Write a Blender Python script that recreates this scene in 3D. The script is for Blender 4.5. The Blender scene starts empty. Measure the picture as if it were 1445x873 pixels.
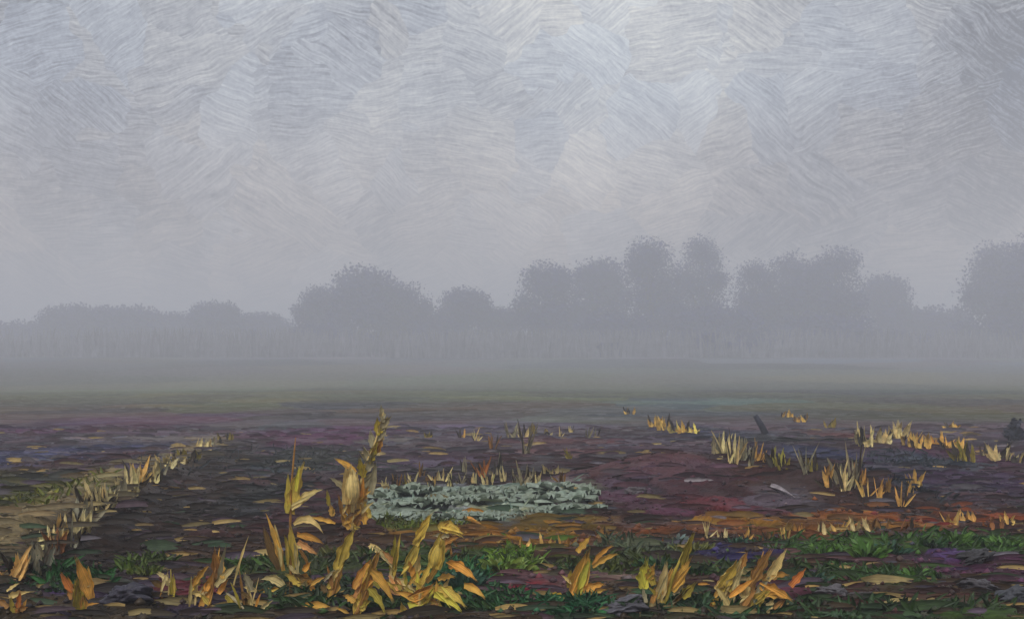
import bpy, bmesh, math, random
import numpy as np
from mathutils import Vector, Matrix, Quaternion

random.seed(11); rng = np.random.default_rng(11)
scene = bpy.context.scene
COL = scene.collection
R = math.radians

# ------------------------------------------------------------------ terrain (metres, camera stands at x=0 y=0 looking along +y)
def _hash(ix, iy, seed=0):
    ix = ix.astype(np.int64); iy = iy.astype(np.int64)
    n = (ix * 374761393 + iy * 668265263 + seed * 1442695041) & 0xFFFFFFFF
    n = ((n ^ (n >> 13)) * 1274126177) & 0xFFFFFFFF
    n = n ^ (n >> 16)
    return (n & 0xFFFFFF) / float(0xFFFFFF)

def vnoise(x, y, seed=0):
    x = np.asarray(x, float); y = np.asarray(y, float)
    ix = np.floor(x); iy = np.floor(y)
    fx = x - ix; fy = y - iy
    fx = fx * fx * (3 - 2 * fx); fy = fy * fy * (3 - 2 * fy)
    a = _hash(ix, iy, seed); b = _hash(ix + 1, iy, seed)
    c = _hash(ix, iy + 1, seed); d = _hash(ix + 1, iy + 1, seed)
    return (a * (1 - fx) + b * fx) * (1 - fy) + (c * (1 - fx) + d * fx) * fy

def fbm(x, y, octv=4, seed=0):
    s = 0.0; a = 0.5
    for k in range(octv):
        s = s + a * (vnoise(x, y, seed + k * 17) - 0.5)
        x = x * 2.03 + 5.1; y = y * 2.03 - 3.7; a *= 0.5
    return s

def sstep(a, b, v):
    t = np.clip((v - a) / (b - a), 0, 1)
    return t * t * (3 - 2 * t)

BANK_A = (-3.95, 8.6)      # the stubble bank runs away from here ...
BANK_B = (-7.6, 29.0)      # ... to here

def bank_s(x, y):
    dx, dy = BANK_B[0] - BANK_A[0], BANK_B[1] - BANK_A[1]
    L = math.hypot(dx, dy)
    return -((x - BANK_A[0]) * dy - (y - BANK_A[1]) * dx) / L

def height(x, y):
    x = np.asarray(x, float); y = np.asarray(y, float)
    h = 0.16 * fbm(x / 14, y / 14, 3, 3) + 0.10 * fbm(x / 3.2, y / 3.2, 3, 9)
    h = h + 4.6 * sstep(95, 225, y) + 4.5 * sstep(215, 315, y) + 8.0 * sstep(320, 430, y) + 0.9 * fbm(x / 60, y / 60, 2, 5) * sstep(25, 80, y)
    s = bank_s(x, y) + 0.14 * fbm(x / 1.2, y / 1.2, 2, 21)
    fade = sstep(6.5, 9.5, y) * (1 - sstep(11, 25, y))
    h = h + fade * (0.30 * sstep(-1.1, 0.0, s) * (1 - sstep(3, 14, s)) + 0.09 * np.exp(-(s / 0.35) ** 2))
    h = h + 0.46 * np.exp(-((x - 2.2) / 1.5) ** 2 - ((y - 14.8) / 1.3) ** 2)
    h = h + 0.36 * np.exp(-((x - 4.2) / 0.8) ** 2 - ((y - 14.2) / 1.3) ** 2)
    h = h + 0.22 * np.exp(-((x - 6.6) / 3.2) ** 2 - ((y - 21.5) / 1.8) ** 2)
    return h


def hz(x, y):
    return float(height(np.array([x]), np.array([y]))[0])

# ------------------------------------------------------------------ measured tables (metres, base colours)
BANDS = [
  (7.23, 0.036, 0.023, 0.01),
  (9.01, 0.04, 0.022, 0.01),
  (11.02, 0.04, 0.015, 0.009),
  (14.16, 0.032, 0.012, 0.011),
  (19.83, 0.038, 0.014, 0.022),
  (26.09, 0.053, 0.033, 0.047),
  (35.41, 0.069, 0.041, 0.042),
  (45.06, 0.04, 0.023, 0.009),
  (60.45, 0.05, 0.045, 0.009),
  (82.61, 0.068, 0.075, 0.019),
  (123.92, 0.089, 0.087, 0.039),
  (190.65, 0.009, 0.009, 0.009),
]
PATCHES = [
  (-12.928, 51.02, 4.941, 11.316, 0.072, 0.068, 0.009),
  (-4.595, 69.443, 8.966, 15.666, 0.084, 0.092, 0.018),
  (9.848, 54.971, 7.098, 12.817, 0.048, 0.077, 0.063),
  (14.97, 46.609, 6.018, 8.913, 0.053, 0.045, 0.009),
  (2.423, 38.492, 2.982, 4.512, 0.112, 0.12, 0.103),
  (-7.778, 49.68, 2.245, 7.188, 0.009, 0.009, 0.009),
  (26.311, 89.082, 14.953, 15.661, 0.009, 0.009, 0.009),
  (-18.01, 66.031, 7.247, 5.653, 0.061, 0.055, 0.009),
  (-10.67, 81.618, 7.904, 7.311, 0.086, 0.079, 0.009),
  (4.717, 74.937, 9.676, 8.489, 0.049, 0.056, 0.009),
  (17.668, 68.851, 7.556, 7.257, 0.03, 0.036, 0.009),
  (23.574, 59.135, 4.581, 7.048, 0.024, 0.019, 0.009),
  (-0.742, 51.094, 5.278, 3.767, 0.043, 0.029, 0.009),
  (6.387, 43.487, 3.369, 3.465, 0.033, 0.038, 0.037),
  (-19.677, 48.963, 3.161, 4.386, 0.057, 0.033, 0.011),
  (-5.022, 38.413, 2.976, 2.908, 0.018, 0.009, 0.009),
  (33.527, 89.927, 8.708, 9.123, 0.012, 0.032, 0.009),
  (-12.3, 35.12, 3.628, 8.056, 0.055, 0.013, 0.037),
  (-8.213, 20.438, 1.583, 5.567, 0.056, 0.055, 0.109),
  (-5.724, 13.382, 0.432, 0.907, 0.01, 0.009, 0.075),
  (-8.605, 25.51, 1.812, 1.881, 0.129, 0.108, 0.126),
  (-13.515, 33.099, 1.282, 2.834, 0.03, 0.009, 0.036),
  (-4.606, 10.688, 0.414, 1.838, 0.103, 0.11, 0.009),
  (-3.785, 8.527, 0.275, 0.323, 0.106, 0.085, 0.031),
  (-4.884, 19.274, 1.244, 4.928, 0.009, 0.015, 0.02),
  (-3.39, 12.427, 0.722, 1.919, 0.009, 0.009, 0.009),
  (-5.05, 28.707, 2.039, 5.82, 0.07, 0.016, 0.047),
  (-6.319, 33.461, 1.296, 3.196, 0.041, 0.046, 0.057),
  (-3.651, 20.017, 0.775, 3.053, 0.026, 0.027, 0.022),
  (-2.012, 19.179, 0.743, 2.812, 0.056, 0.035, 0.053),
  (-2.44, 12.921, 0.5, 2.371, 0.035, 0.011, 0.014),
  (-3.231, 15.052, 0.486, 2.325, 0.009, 0.009, 0.009),
  (-0.289, 19.869, 1.154, 2.836, 0.035, 0.009, 0.009),
  (-0.688, 17.064, 1.377, 1.832, 0.018, 0.009, 0.009),
  (1.223, 24.442, 1.42, 3.058, 0.087, 0.033, 0.043),
  (-1.439, 21.739, 0.982, 2.463, 0.051, 0.024, 0.04),
  (-2.781, 26.508, 1.027, 2.112, 0.103, 0.075, 0.081),
  (-0.459, 31.613, 2.857, 3.892, 0.068, 0.049, 0.078),
  (-0.4, 13.043, 1.431, 1.887, 0.219, 0.265, 0.213),
  (-0.878, 11.097, 0.502, 0.421, 0.095, 0.117, 0.009),
  (-0.153, 10.507, 1.085, 0.649, 0.162, 0.075, 0.009),
  (0.831, 10.101, 0.522, 0.705, 0.117, 0.039, 0.009),
  (0.424, 11.416, 0.59, 0.524, 0.117, 0.073, 0.009),
  (1.987, 12.961, 1.088, 1.443, 0.047, 0.014, 0.025),
  (2.261, 12.179, 0.393, 0.753, 0.065, 0.009, 0.012),
  (2.616, 12.967, 0.335, 0.492, 0.073, 0.018, 0.026),
  (1.572, 13.72, 0.354, 0.684, 0.087, 0.047, 0.073),
  (3.217, 13.028, 0.421, 0.701, 0.094, 0.075, 0.087),  # grey gloss of the wet bank, painted in as base colour
  (2.099, 14.293, 0.554, 0.342, 0.094, 0.041, 0.059),
  (5.224, 29.159, 1.506, 4.957, 0.009, 0.009, 0.035),
  (5.913, 25.267, 1.468, 4.637, 0.009, 0.009, 0.009),
  (5.206, 17.625, 1.365, 3.674, 0.009, 0.009, 0.031),
  (8.219, 27.829, 0.898, 1.72, 0.061, 0.009, 0.009),
  (6.966, 19.015, 0.737, 1.288, 0.022, 0.032, 0.043),
  (6.559, 16.191, 1.15, 2.184, 0.026, 0.009, 0.029),
  (8.213, 18.777, 0.727, 1.608, 0.042, 0.009, 0.026),
  (4.989, 14.378, 0.557, 1.601, 0.009, 0.012, 0.02),
  (5.727, 13.7, 0.619, 0.819, 0.047, 0.025, 0.04),
  (3.857, 11.771, 0.646, 0.704, 0.188, 0.059, 0.009),
  (4.195, 11.551, 0.254, 0.484, 0.181, 0.016, 0.009),
  (5.134, 12.003, 0.465, 0.622, 0.179, 0.043, 0.009),
  (2.496, 10.816, 0.628, 0.475, 0.171, 0.056, 0.009),
  (1.417, 10.58, 0.478, 0.443, 0.123, 0.038, 0.009),
  (3.224, 9.467, 0.917, 0.51, 0.092, 0.043, 0.044),
  (1.815, 9.144, 0.266, 0.674, 0.025, 0.016, 0.079),
  (3.795, 9.01, 0.494, 1.127, 0.064, 0.016, 0.043),
  (3.878, 9.728, 0.377, 0.369, 0.045, 0.021, 0.069),
  (2.66, 7.811, 0.756, 0.327, 0.048, 0.014, 0.011),
  (2.249, 7.295, 1.224, 0.189, 0.023, 0.049, 0.012),
  (1.208, 7.266, 0.657, 0.188, 0.026, 0.063, 0.022),
  (1.734, 7.957, 0.36, 0.413, 0.062, 0.019, 0.028),
  (-0.015, 9.136, 0.236, 0.8, 0.097, 0.171, 0.009),
  (-0.937, 8.934, 0.404, 0.924, 0.076, 0.042, 0.016),
  (-1.083, 8.286, 0.321, 0.529, 0.064, 0.037, 0.06),
  (0.193, 7.966, 0.437, 0.571, 0.089, 0.042, 0.049),
  (0.063, 7.855, 0.122, 0.251, 0.177, 0.014, 0.03),
  (1.104, 9.637, 0.436, 0.5, 0.07, 0.089, 0.048),
  (0.83, 8.43, 0.327, 0.42, 0.118, 0.082, 0.078),
  (-0.394, 8.424, 0.245, 0.604, 0.021, 0.103, 0.034),
  (-0.157, 7.506, 0.291, 0.314, 0.024, 0.079, 0.025),
  (0.363, 7.251, 0.281, 0.174, 0.021, 0.092, 0.038),
  (-2.875, 8.135, 0.236, 0.68, 0.048, 0.033, 0.092),
  (-2.516, 8.077, 0.313, 0.226, 0.114, 0.009, 0.023),
  (-2.941, 8.804, 0.182, 0.334, 0.054, 0.083, 0.009),
  (-3.272, 8.013, 0.362, 0.224, 0.01, 0.069, 0.01),
  (-3.189, 7.456, 0.385, 0.179, 0.015, 0.009, 0.009),
  (-2.06, 7.551, 0.39, 0.331, 0.03, 0.018, 0.035),
  (-1.516, 8.026, 0.415, 0.512, 0.025, 0.046, 0.013),
  (-1.979, 8.696, 0.281, 0.226, 0.034, 0.077, 0.009),
  (-0.607, 9.167, 0.71, 0.457, 0.038, 0.064, 0.009),
  (0.784, 8.827, 0.513, 0.458, 0.048, 0.064, 0.009),
  (1.961, 8.498, 0.494, 0.424, 0.031, 0.055, 0.011),
  (2.914, 9.867, 0.764, 0.433, 0.036, 0.081, 0.009),
  (4.2, 10.049, 0.584, 0.501, 0.031, 0.074, 0.009),
  (2.837, 8.491, 0.493, 0.254, 0.027, 0.066, 0.009),
  (-1.726, 8.84, 0.514, 0.37, 0.031, 0.045, 0.009),
  (-0.767, 7.31, 0.849, 0.204, 0.023, 0.054, 0.009),
  (2.624, 11.368, 0.807, 0.476, 0.203, 0.096, 0.009),
  (3.746, 11.214, 0.796, 0.537, 0.186, 0.078, 0.009),
  (0.257, 10.618, 0.617, 0.318, 0.237, 0.113, 0.009),
  (-3.686, 10.721, 0.623, 1.362, 0.026, 0.009, 0.009),
  (-3.405, 8.753, 0.396, 0.384, 0.026, 0.009, 0.009),
  (-4.244, 14.528, 0.469, 2.102, 0.04, 0.009, 0.009),
  (-3.526, 9.541, 0.37, 0.476, 0.021, 0.009, 0.009),
]
CORN = [
  ('tall slender dried corn stalk with yellow blades left of centre', (-1.586, 7.914, 0.022), [(-0.005, 0.012), (-0.015, 0.383), (-0.01, 0.741), (0.026, 1.129)], 0.0255, (0.388, 0.186, 0.04), [(-0.01, 0.577, 0.077, 0.925, 0.0869, 0.72, 0.513, 0.088, 0.05), (-0.005, 0.613, 0.194, 0.751, 0.0766, 0.72, 0.535, 0.198, 0.15), (-0.031, 0.588, -0.041, 0.853, 0.0511, 0.408, 0.313, 0.036, 0.0), (0.01, 0.501, 0.23, 0.465, 0.0562, 0.72, 0.535, 0.198, 0.5), (0.041, 0.429, 0.215, 0.368, 0.0511, 0.72, 0.35, 0.057, 0.1), (-0.005, 0.169, 0.0, 0.475, 0.0869, 0.72, 0.513, 0.088, 0.0), (-0.061, 0.169, -0.174, 0.577, 0.046, 0.72, 0.406, 0.07, 0.0), (-0.092, 0.179, -0.215, 0.475, 0.0664, 0.129, 0.071, 0.009, 0.0), (-0.072, 0.204, -0.123, 0.496, 0.0307, 0.72, 0.535, 0.198, 0.0), (0.046, 0.383, 0.184, 0.301, 0.046, 0.72, 0.352, 0.117, 0.0), (0.061, 0.322, 0.133, 0.148, 0.0358, 0.388, 0.186, 0.04, 0.1), (0.0, 0.148, -0.041, 0.424, 0.046, 0.408, 0.313, 0.036, 0.0), (0.031, 0.118, 0.163, 0.012, 0.1124, 0.72, 0.35, 0.057, 0.12), (-0.041, 0.012, -0.286, 0.012, 0.0766, 0.72, 0.406, 0.07, -0.05), (-0.051, 0.046, -0.204, 0.118, 0.0613, 0.72, 0.566, 0.246, 0.3), (-0.005, 0.102, 0.072, 0.012, 0.0204, 0.388, 0.186, 0.04, 0.0), (0.031, 0.741, 0.061, 0.92, 0.0307, 0.684, 0.59, 0.067, 0.0), (0.084, 0.164, 0.138, 0.237, 0.0438, 0.72, 0.35, 0.057, 0.00435078424254221), (0.043, 0.157, 0.025, 0.373, 0.0337, 0.72, 0.566, 0.246, 0.05711368755671477), (0.066, 0.071, -0.033, 0.147, 0.0532, 0.72, 0.513, 0.088, 0.023940631853705735), (0.034, 0.022, 0.103, 0.108, 0.0552, 0.72, 0.535, 0.198, 0.03141845737426768), (0.107, 0.05, -0.029, 0.227, 0.0397, 0.72, 0.566, 0.246, 0.027250300281840556), (0.133, 0.067, 0.237, 0.122, 0.0334, 0.72, 0.406, 0.07, 0.14036889837574426), (0.091, 0.102, 0.02, 0.148, 0.0447, 0.129, 0.071, 0.009, 0.00990336758266157), (0.056, 0.032, 0.013, 0.157, 0.0456, 0.72, 0.535, 0.198, 0.03842727539140681), (-0.041, 0.07, 0.144, 0.117, 0.0486, 0.129, 0.071, 0.009, 0.05645481189174818)], None),
  ('leaning bleached corn stalk carrying a fat pale husk', (-1.561, 10.677, 0.039), [(0.007, 0.012), (0.028, 0.221), (0.131, 0.634), (0.234, 0.875), (0.31, 1.158)], 0.0276, (0.72, 0.533, 0.191), [(0.083, 0.358, 0.014, 0.551, 0.0896, 0.4, 0.343, 0.192, 0.0), (0.11, 0.4, 0.207, 0.579, 0.0896, 0.4, 0.343, 0.192, 0.0), (0.124, 0.524, 0.083, 0.703, 0.0827, 0.403, 0.305, 0.024, 0.0), (0.138, 0.579, 0.221, 0.744, 0.0896, 0.4, 0.343, 0.192, 0.0), (0.165, 0.669, 0.124, 0.813, 0.0827, 0.4, 0.343, 0.192, 0.0), (0.186, 0.717, 0.262, 0.855, 0.0896, 0.383, 0.177, 0.027, 0.0), (0.221, 0.813, 0.179, 0.965, 0.0758, 0.4, 0.343, 0.192, 0.0), (0.234, 0.855, 0.331, 1.006, 0.0827, 0.4, 0.343, 0.192, 0.0), (0.262, 0.937, 0.248, 1.089, 0.0758, 0.403, 0.305, 0.024, 0.0), (0.289, 0.993, 0.372, 1.103, 0.0827, 0.4, 0.343, 0.192, 0.0), (0.31, 1.061, 0.289, 1.213, 0.0689, 0.4, 0.343, 0.192, 0.0), (0.069, 0.276, 0.165, 0.427, 0.0827, 0.72, 0.403, 0.063, 0.0), (0.055, 0.117, 0.138, 0.303, 0.0827, 0.72, 0.533, 0.191, 0.0), (-0.014, 0.028, -0.096, 0.207, 0.0827, 0.72, 0.403, 0.063, 0.0), (0.021, 0.028, 0.096, 0.179, 0.0758, 0.383, 0.177, 0.027, 0.0), (0.165, 0.669, 0.248, 0.855, 0.0896, 0.403, 0.305, 0.024, 0.0), (0.207, 0.738, 0.303, 0.896, 0.0827, 0.383, 0.177, 0.027, 0.0), (0.048, 0.579, -0.145, 0.703, 0.062, 0.72, 0.403, 0.063, 0.1), (-0.055, 0.414, -0.193, 0.524, 0.0551, 0.4, 0.343, 0.192, 0.0), (0.193, 0.358, 0.241, 0.669, 0.0689, 0.4, 0.343, 0.192, 0.0), (-0.221, 0.248, -0.234, 0.4, 0.0414, 0.403, 0.305, 0.024, 0.0), (0.096, 0.276, 0.124, 0.524, 0.0551, 0.72, 0.346, 0.05, 0.0), (0.028, 0.083, -0.028, 0.358, 0.0965, 0.72, 0.403, 0.063, 0.0), (0.276, 0.965, 0.345, 1.103, 0.0758, 0.403, 0.305, 0.024, 0.0), (-0.179, 0.152, -0.2, 0.255, 0.062, 0.72, 0.403, 0.063, 0.0), (0.014, 0.186, 0.069, 0.579, 0.062, 0.72, 0.533, 0.191, 0.0), (-0.069, 0.117, -0.124, 0.345, 0.0482, 0.383, 0.177, 0.027, 0.0), (0.08, 0.146, 0.225, 0.291, 0.0333, 0.72, 0.565, 0.242, 0.13944829793962815), (-0.056, 0.123, 0.102, 0.221, 0.0328, 0.12, 0.06, 0.009, 0.128954147878137), (-0.158, 0.08, -0.415, 0.137, 0.0451, 0.72, 0.403, 0.063, 0.05099392899387669), (-0.072, 0.074, 0.111, 0.199, 0.0661, 0.72, 0.403, 0.063, 0.10817025604379316), (0.085, 0.019, -0.005, 0.095, 0.0533, 0.72, 0.512, 0.083, 0.004773972448710267), (-0.096, 0.153, 0.001, 0.311, 0.0303, 0.72, 0.533, 0.191, 0.12024966459002068), (0.186, 0.132, 0.126, 0.282, 0.058, 0.72, 0.512, 0.083, 0.015994591454588834), (0.133, 0.069, 0.11, 0.218, 0.0721, 0.72, 0.403, 0.063, 0.14640113546199462), (0.089, 0.112, 0.066, 0.323, 0.0503, 0.72, 0.403, 0.063, 0.016884052429721578)], (0.007, 0.276, 0.007, 0.62, 0.2068, 0.72, 0.533, 0.191)),
  ('steep ochre corn blade leaning right beside dark hollow', (-1.23, 7.484, 0.026), [(-0.005, 0.012), (0.048, 0.179), (0.077, 0.251)], 0.0242, (0.389, 0.187, 0.042), [(-0.005, 0.012, 0.063, 0.251, 0.0725, 0.72, 0.407, 0.071, 0.0), (0.029, 0.222, 0.159, 0.502, 0.0821, 0.72, 0.513, 0.089, 0.0), (0.058, 0.251, 0.106, 0.396, 0.0387, 0.409, 0.314, 0.038, 0.0), (0.01, 0.106, -0.029, 0.251, 0.029, 0.389, 0.187, 0.042, 0.0), (-0.05, 0.154, 0.024, 0.234, 0.0254, 0.407, 0.35, 0.204, 0.04084652012047789), (-0.021, 0.129, 0.06, 0.236, 0.0428, 0.72, 0.535, 0.199, 0.1139458104659234), (-0.034, 0.08, -0.072, 0.126, 0.0435, 0.13, 0.072, 0.009, 0.09745382239518617), (0.007, 0.041, 0.02, 0.068, 0.0286, 0.409, 0.314, 0.038, 0.12250195015260851), (-0.024, 0.106, 0.019, 0.155, 0.051, 0.72, 0.513, 0.089, 0.052506772714480635)], None),
  ('broad yellow corn sheath with torn top at bottom edge', (-0.995, 7.021, 0.03), [(0.0, 0.012), (0.054, 0.145), (0.109, 0.281)], 0.0272, (0.39, 0.189, 0.044), [(0.0, 0.012, 0.118, 0.363, 0.1088, 0.72, 0.514, 0.09, 0.0), (0.041, 0.045, 0.136, 0.417, 0.0635, 0.72, 0.407, 0.072, 0.0), (-0.014, 0.181, 0.086, 0.354, 0.0499, 0.72, 0.351, 0.059, 0.0), (0.086, 0.299, 0.231, 0.109, 0.0589, 0.72, 0.407, 0.072, 0.22), (0.073, 0.19, 0.186, 0.045, 0.0499, 0.41, 0.315, 0.041, 0.15), (0.113, 0.299, 0.15, 0.417, 0.0227, 0.39, 0.189, 0.044, 0.0), (-0.023, 0.1, 0.041, 0.258, 0.0408, 0.72, 0.353, 0.119, 0.0), (0.027, 0.15, 0.117, 0.24, 0.0346, 0.72, 0.351, 0.059, 0.14703072328065253), (0.051, 0.044, -0.006, 0.113, 0.041, 0.72, 0.514, 0.09, 0.02577401319531401), (0.024, 0.065, 0.087, 0.099, 0.0357, 0.41, 0.315, 0.041, 0.10806217118652554), (-0.009, 0.1, -0.075, 0.135, 0.0422, 0.72, 0.407, 0.072, 0.0946297743005257), (-0.04, 0.012, -0.125, 0.057, 0.0216, 0.72, 0.407, 0.072, 0.07239928006383786)], None),
  ('upright corn shoot with split tall yellow blade', (-0.807, 7.696, 0.026), [(0.0, 0.012), (-0.015, 0.209), (0.01, 0.383)], 0.0248, (0.389, 0.186, 0.041), [(0.06, 0.209, 0.159, 0.427, 0.0745, 0.72, 0.513, 0.089, 0.0), (0.129, 0.383, 0.234, 0.596, 0.0646, 0.72, 0.513, 0.089, 0.0), (0.089, 0.248, 0.03, 0.179, 0.0248, 0.72, 0.513, 0.089, 0.0), (-0.02, 0.169, 0.03, 0.467, 0.0298, 0.72, 0.513, 0.089, 0.0), (-0.045, 0.179, -0.01, 0.447, 0.0547, 0.409, 0.313, 0.037, 0.0), (0.0, 0.209, -0.169, 0.378, 0.0348, 0.72, 0.566, 0.246, 0.15), (0.0, 0.234, -0.099, 0.348, 0.0397, 0.72, 0.352, 0.117, 0.1), (-0.035, 0.159, 0.035, 0.012, 0.0944, 0.72, 0.352, 0.117, 0.05), (0.0, 0.129, 0.119, 0.065, 0.0596, 0.72, 0.566, 0.246, 0.3), (0.0, 0.109, 0.079, 0.012, 0.0397, 0.72, 0.35, 0.057, 0.2), (-0.041, 0.112, -0.026, 0.254, 0.0404, 0.72, 0.566, 0.246, 0.10770228457061459), (0.126, 0.145, 0.087, 0.274, 0.0438, 0.72, 0.35, 0.057, 0.0560819483895272), (-0.113, 0.092, -0.26, 0.174, 0.053, 0.409, 0.313, 0.037, 0.14374507555918936), (0.087, 0.109, 0.183, 0.215, 0.0361, 0.72, 0.406, 0.07, 0.0893906463489827), (0.13, 0.103, 0.161, 0.314, 0.0484, 0.72, 0.535, 0.199, 0.05727807295462303), (0.011, 0.055, -0.07, 0.132, 0.0329, 0.72, 0.513, 0.089, 0.14650206442140323), (0.058, 0.065, 0.056, 0.216, 0.0406, 0.409, 0.313, 0.037, 0.11115393338462028), (-0.134, 0.16, -0.188, 0.269, 0.037, 0.409, 0.313, 0.037, 0.021493712600621245), (0.128, 0.041, -0.027, 0.121, 0.0471, 0.72, 0.513, 0.089, 0.0019804944995379993)], None),
  ('bushy yellow corn clump with pointed cob husk', (-0.601, 7.021, 0.031), [(0.0, 0.012), (0.018, 0.168), (0.091, 0.372), (0.145, 0.508)], 0.0272, (0.72, 0.536, 0.2), [(0.018, 0.218, 0.091, 0.372, 0.0408, 0.72, 0.514, 0.09, 0.1), (0.054, 0.227, 0.145, 0.363, 0.0363, 0.72, 0.407, 0.072, 0.0), (-0.059, 0.082, 0.122, 0.209, 0.0907, 0.685, 0.591, 0.071, -0.1), (-0.054, 0.118, 0.1, 0.227, 0.0635, 0.72, 0.351, 0.059, -0.1), (0.036, 0.073, 0.199, 0.018, 0.0816, 0.72, 0.514, 0.09, 0.25), (0.127, 0.19, 0.299, 0.086, 0.0635, 0.72, 0.514, 0.09, 0.25), (0.1, 0.154, 0.272, 0.063, 0.0544, 0.685, 0.591, 0.071, 0.2), (0.19, 0.34, 0.367, 0.254, 0.0635, 0.72, 0.351, 0.059, 0.3), (0.127, 0.245, 0.227, 0.263, 0.0408, 0.72, 0.407, 0.072, 0.2), (0.295, 0.209, 0.422, 0.136, 0.0544, 0.72, 0.407, 0.072, 0.2), (-0.082, 0.012, -0.104, 0.091, 0.0544, 0.72, 0.514, 0.09, 0.0), (0.0, 0.054, 0.063, 0.154, 0.0544, 0.41, 0.315, 0.041, 0.0), (0.018, 0.136, -0.009, 0.299, 0.0408, 0.685, 0.591, 0.071, 0.0), (0.11, 0.12, 0.119, 0.234, 0.0337, 0.72, 0.407, 0.072, 0.10821844338121846), (0.125, 0.08, 0.059, 0.129, 0.0461, 0.39, 0.189, 0.044, 0.002425914735047524), (0.053, 0.095, -0.034, 0.125, 0.0349, 0.408, 0.351, 0.206, 0.052464711697071086), (-0.093, 0.012, -0.021, 0.065, 0.0326, 0.39, 0.189, 0.044, 0.13319108637506585), (0.071, 0.066, 0.079, 0.099, 0.04, 0.408, 0.351, 0.206, 0.1288039325681127), (0.046, 0.111, 0.144, 0.208, 0.0329, 0.39, 0.189, 0.044, 0.045547519813789385), (0.021, 0.1, -0.137, 0.172, 0.047, 0.72, 0.407, 0.072, 0.02481740990103699), (0.12, 0.083, 0.201, 0.251, 0.0367, 0.72, 0.536, 0.2, 0.01026289693933084), (0.074, 0.102, -0.03, 0.247, 0.0287, 0.72, 0.514, 0.09, 0.14680289857317277)], (0.104, 0.326, 0.145, 0.499, 0.1178, 0.72, 0.514, 0.09)),
  ('half open corn husk with drooping tail behind yellow clump', (-0.487, 9.137, 0.039), [(0.0, 0.012), (-0.024, 0.118), (-0.035, 0.224)], 0.0236, (0.386, 0.182, 0.034), [(-0.035, 0.236, -0.165, 0.236, 0.0472, 0.403, 0.346, 0.198, 0.1), (-0.13, 0.295, 0.059, 0.26, 0.1062, 0.72, 0.512, 0.086, 0.35), (-0.059, 0.265, 0.047, 0.307, 0.0531, 0.72, 0.348, 0.054, 0.2), (-0.024, 0.189, -0.106, 0.083, 0.0472, 0.386, 0.182, 0.034, 0.0), (-0.106, 0.212, -0.035, 0.354, 0.0531, 0.72, 0.405, 0.067, 0.0), (-0.085, 0.169, 0.05, 0.23, 0.049, 0.386, 0.182, 0.034, 0.10686650487949682), (0.079, 0.03, -0.003, 0.059, 0.0312, 0.72, 0.405, 0.067, 0.010084190170174506), (0.03, 0.15, -0.053, 0.256, 0.026, 0.386, 0.182, 0.034, 0.11135064370765965), (-0.013, 0.063, 0.06, 0.088, 0.0438, 0.125, 0.066, 0.009, 0.14078070184903746), (0.037, 0.03, 0.012, 0.064, 0.0516, 0.406, 0.309, 0.031, 0.13656338111531466)], None),
  ('single plump ochre corn blade standing right of green patch', (0.426, 7.544, 0.041), [(0.0, 0.012), (0.024, 0.151), (0.078, 0.273)], 0.0195, (0.72, 0.407, 0.07), [(-0.01, 0.019, 0.093, 0.331, 0.1266, 0.72, 0.407, 0.07, 0.08), (0.01, 0.019, 0.102, 0.273, 0.0584, 0.684, 0.591, 0.069, 0.05), (-0.029, 0.039, 0.029, 0.166, 0.0487, 0.72, 0.35, 0.058, 0.0), (0.039, 0.049, 0.205, 0.117, 0.0536, 0.72, 0.35, 0.058, 0.15), (0.068, 0.019, 0.214, 0.078, 0.0536, 0.72, 0.407, 0.07, 0.15), (0.127, 0.248, 0.258, 0.38, 0.0341, 0.72, 0.35, 0.058, 0.1), (0.127, 0.234, 0.292, 0.326, 0.039, 0.72, 0.407, 0.07, 0.1), (0.019, 0.341, 0.107, 0.448, 0.0438, 0.72, 0.407, 0.07, 0.0), (-0.037, 0.091, -0.022, 0.207, 0.0479, 0.409, 0.313, 0.038, 0.07754935582179909), (-0.02, 0.122, -0.085, 0.18, 0.024, 0.72, 0.535, 0.199, 0.09825206139117953), (-0.064, 0.021, -0.162, 0.048, 0.0349, 0.72, 0.513, 0.089, 0.13153899736251928), (0.046, 0.012, 0.042, 0.042, 0.0326, 0.72, 0.407, 0.07, 0.14169292593603), (0.039, 0.014, 0.018, 0.065, 0.0362, 0.72, 0.567, 0.246, 0.020964783469017093)], None),
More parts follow.
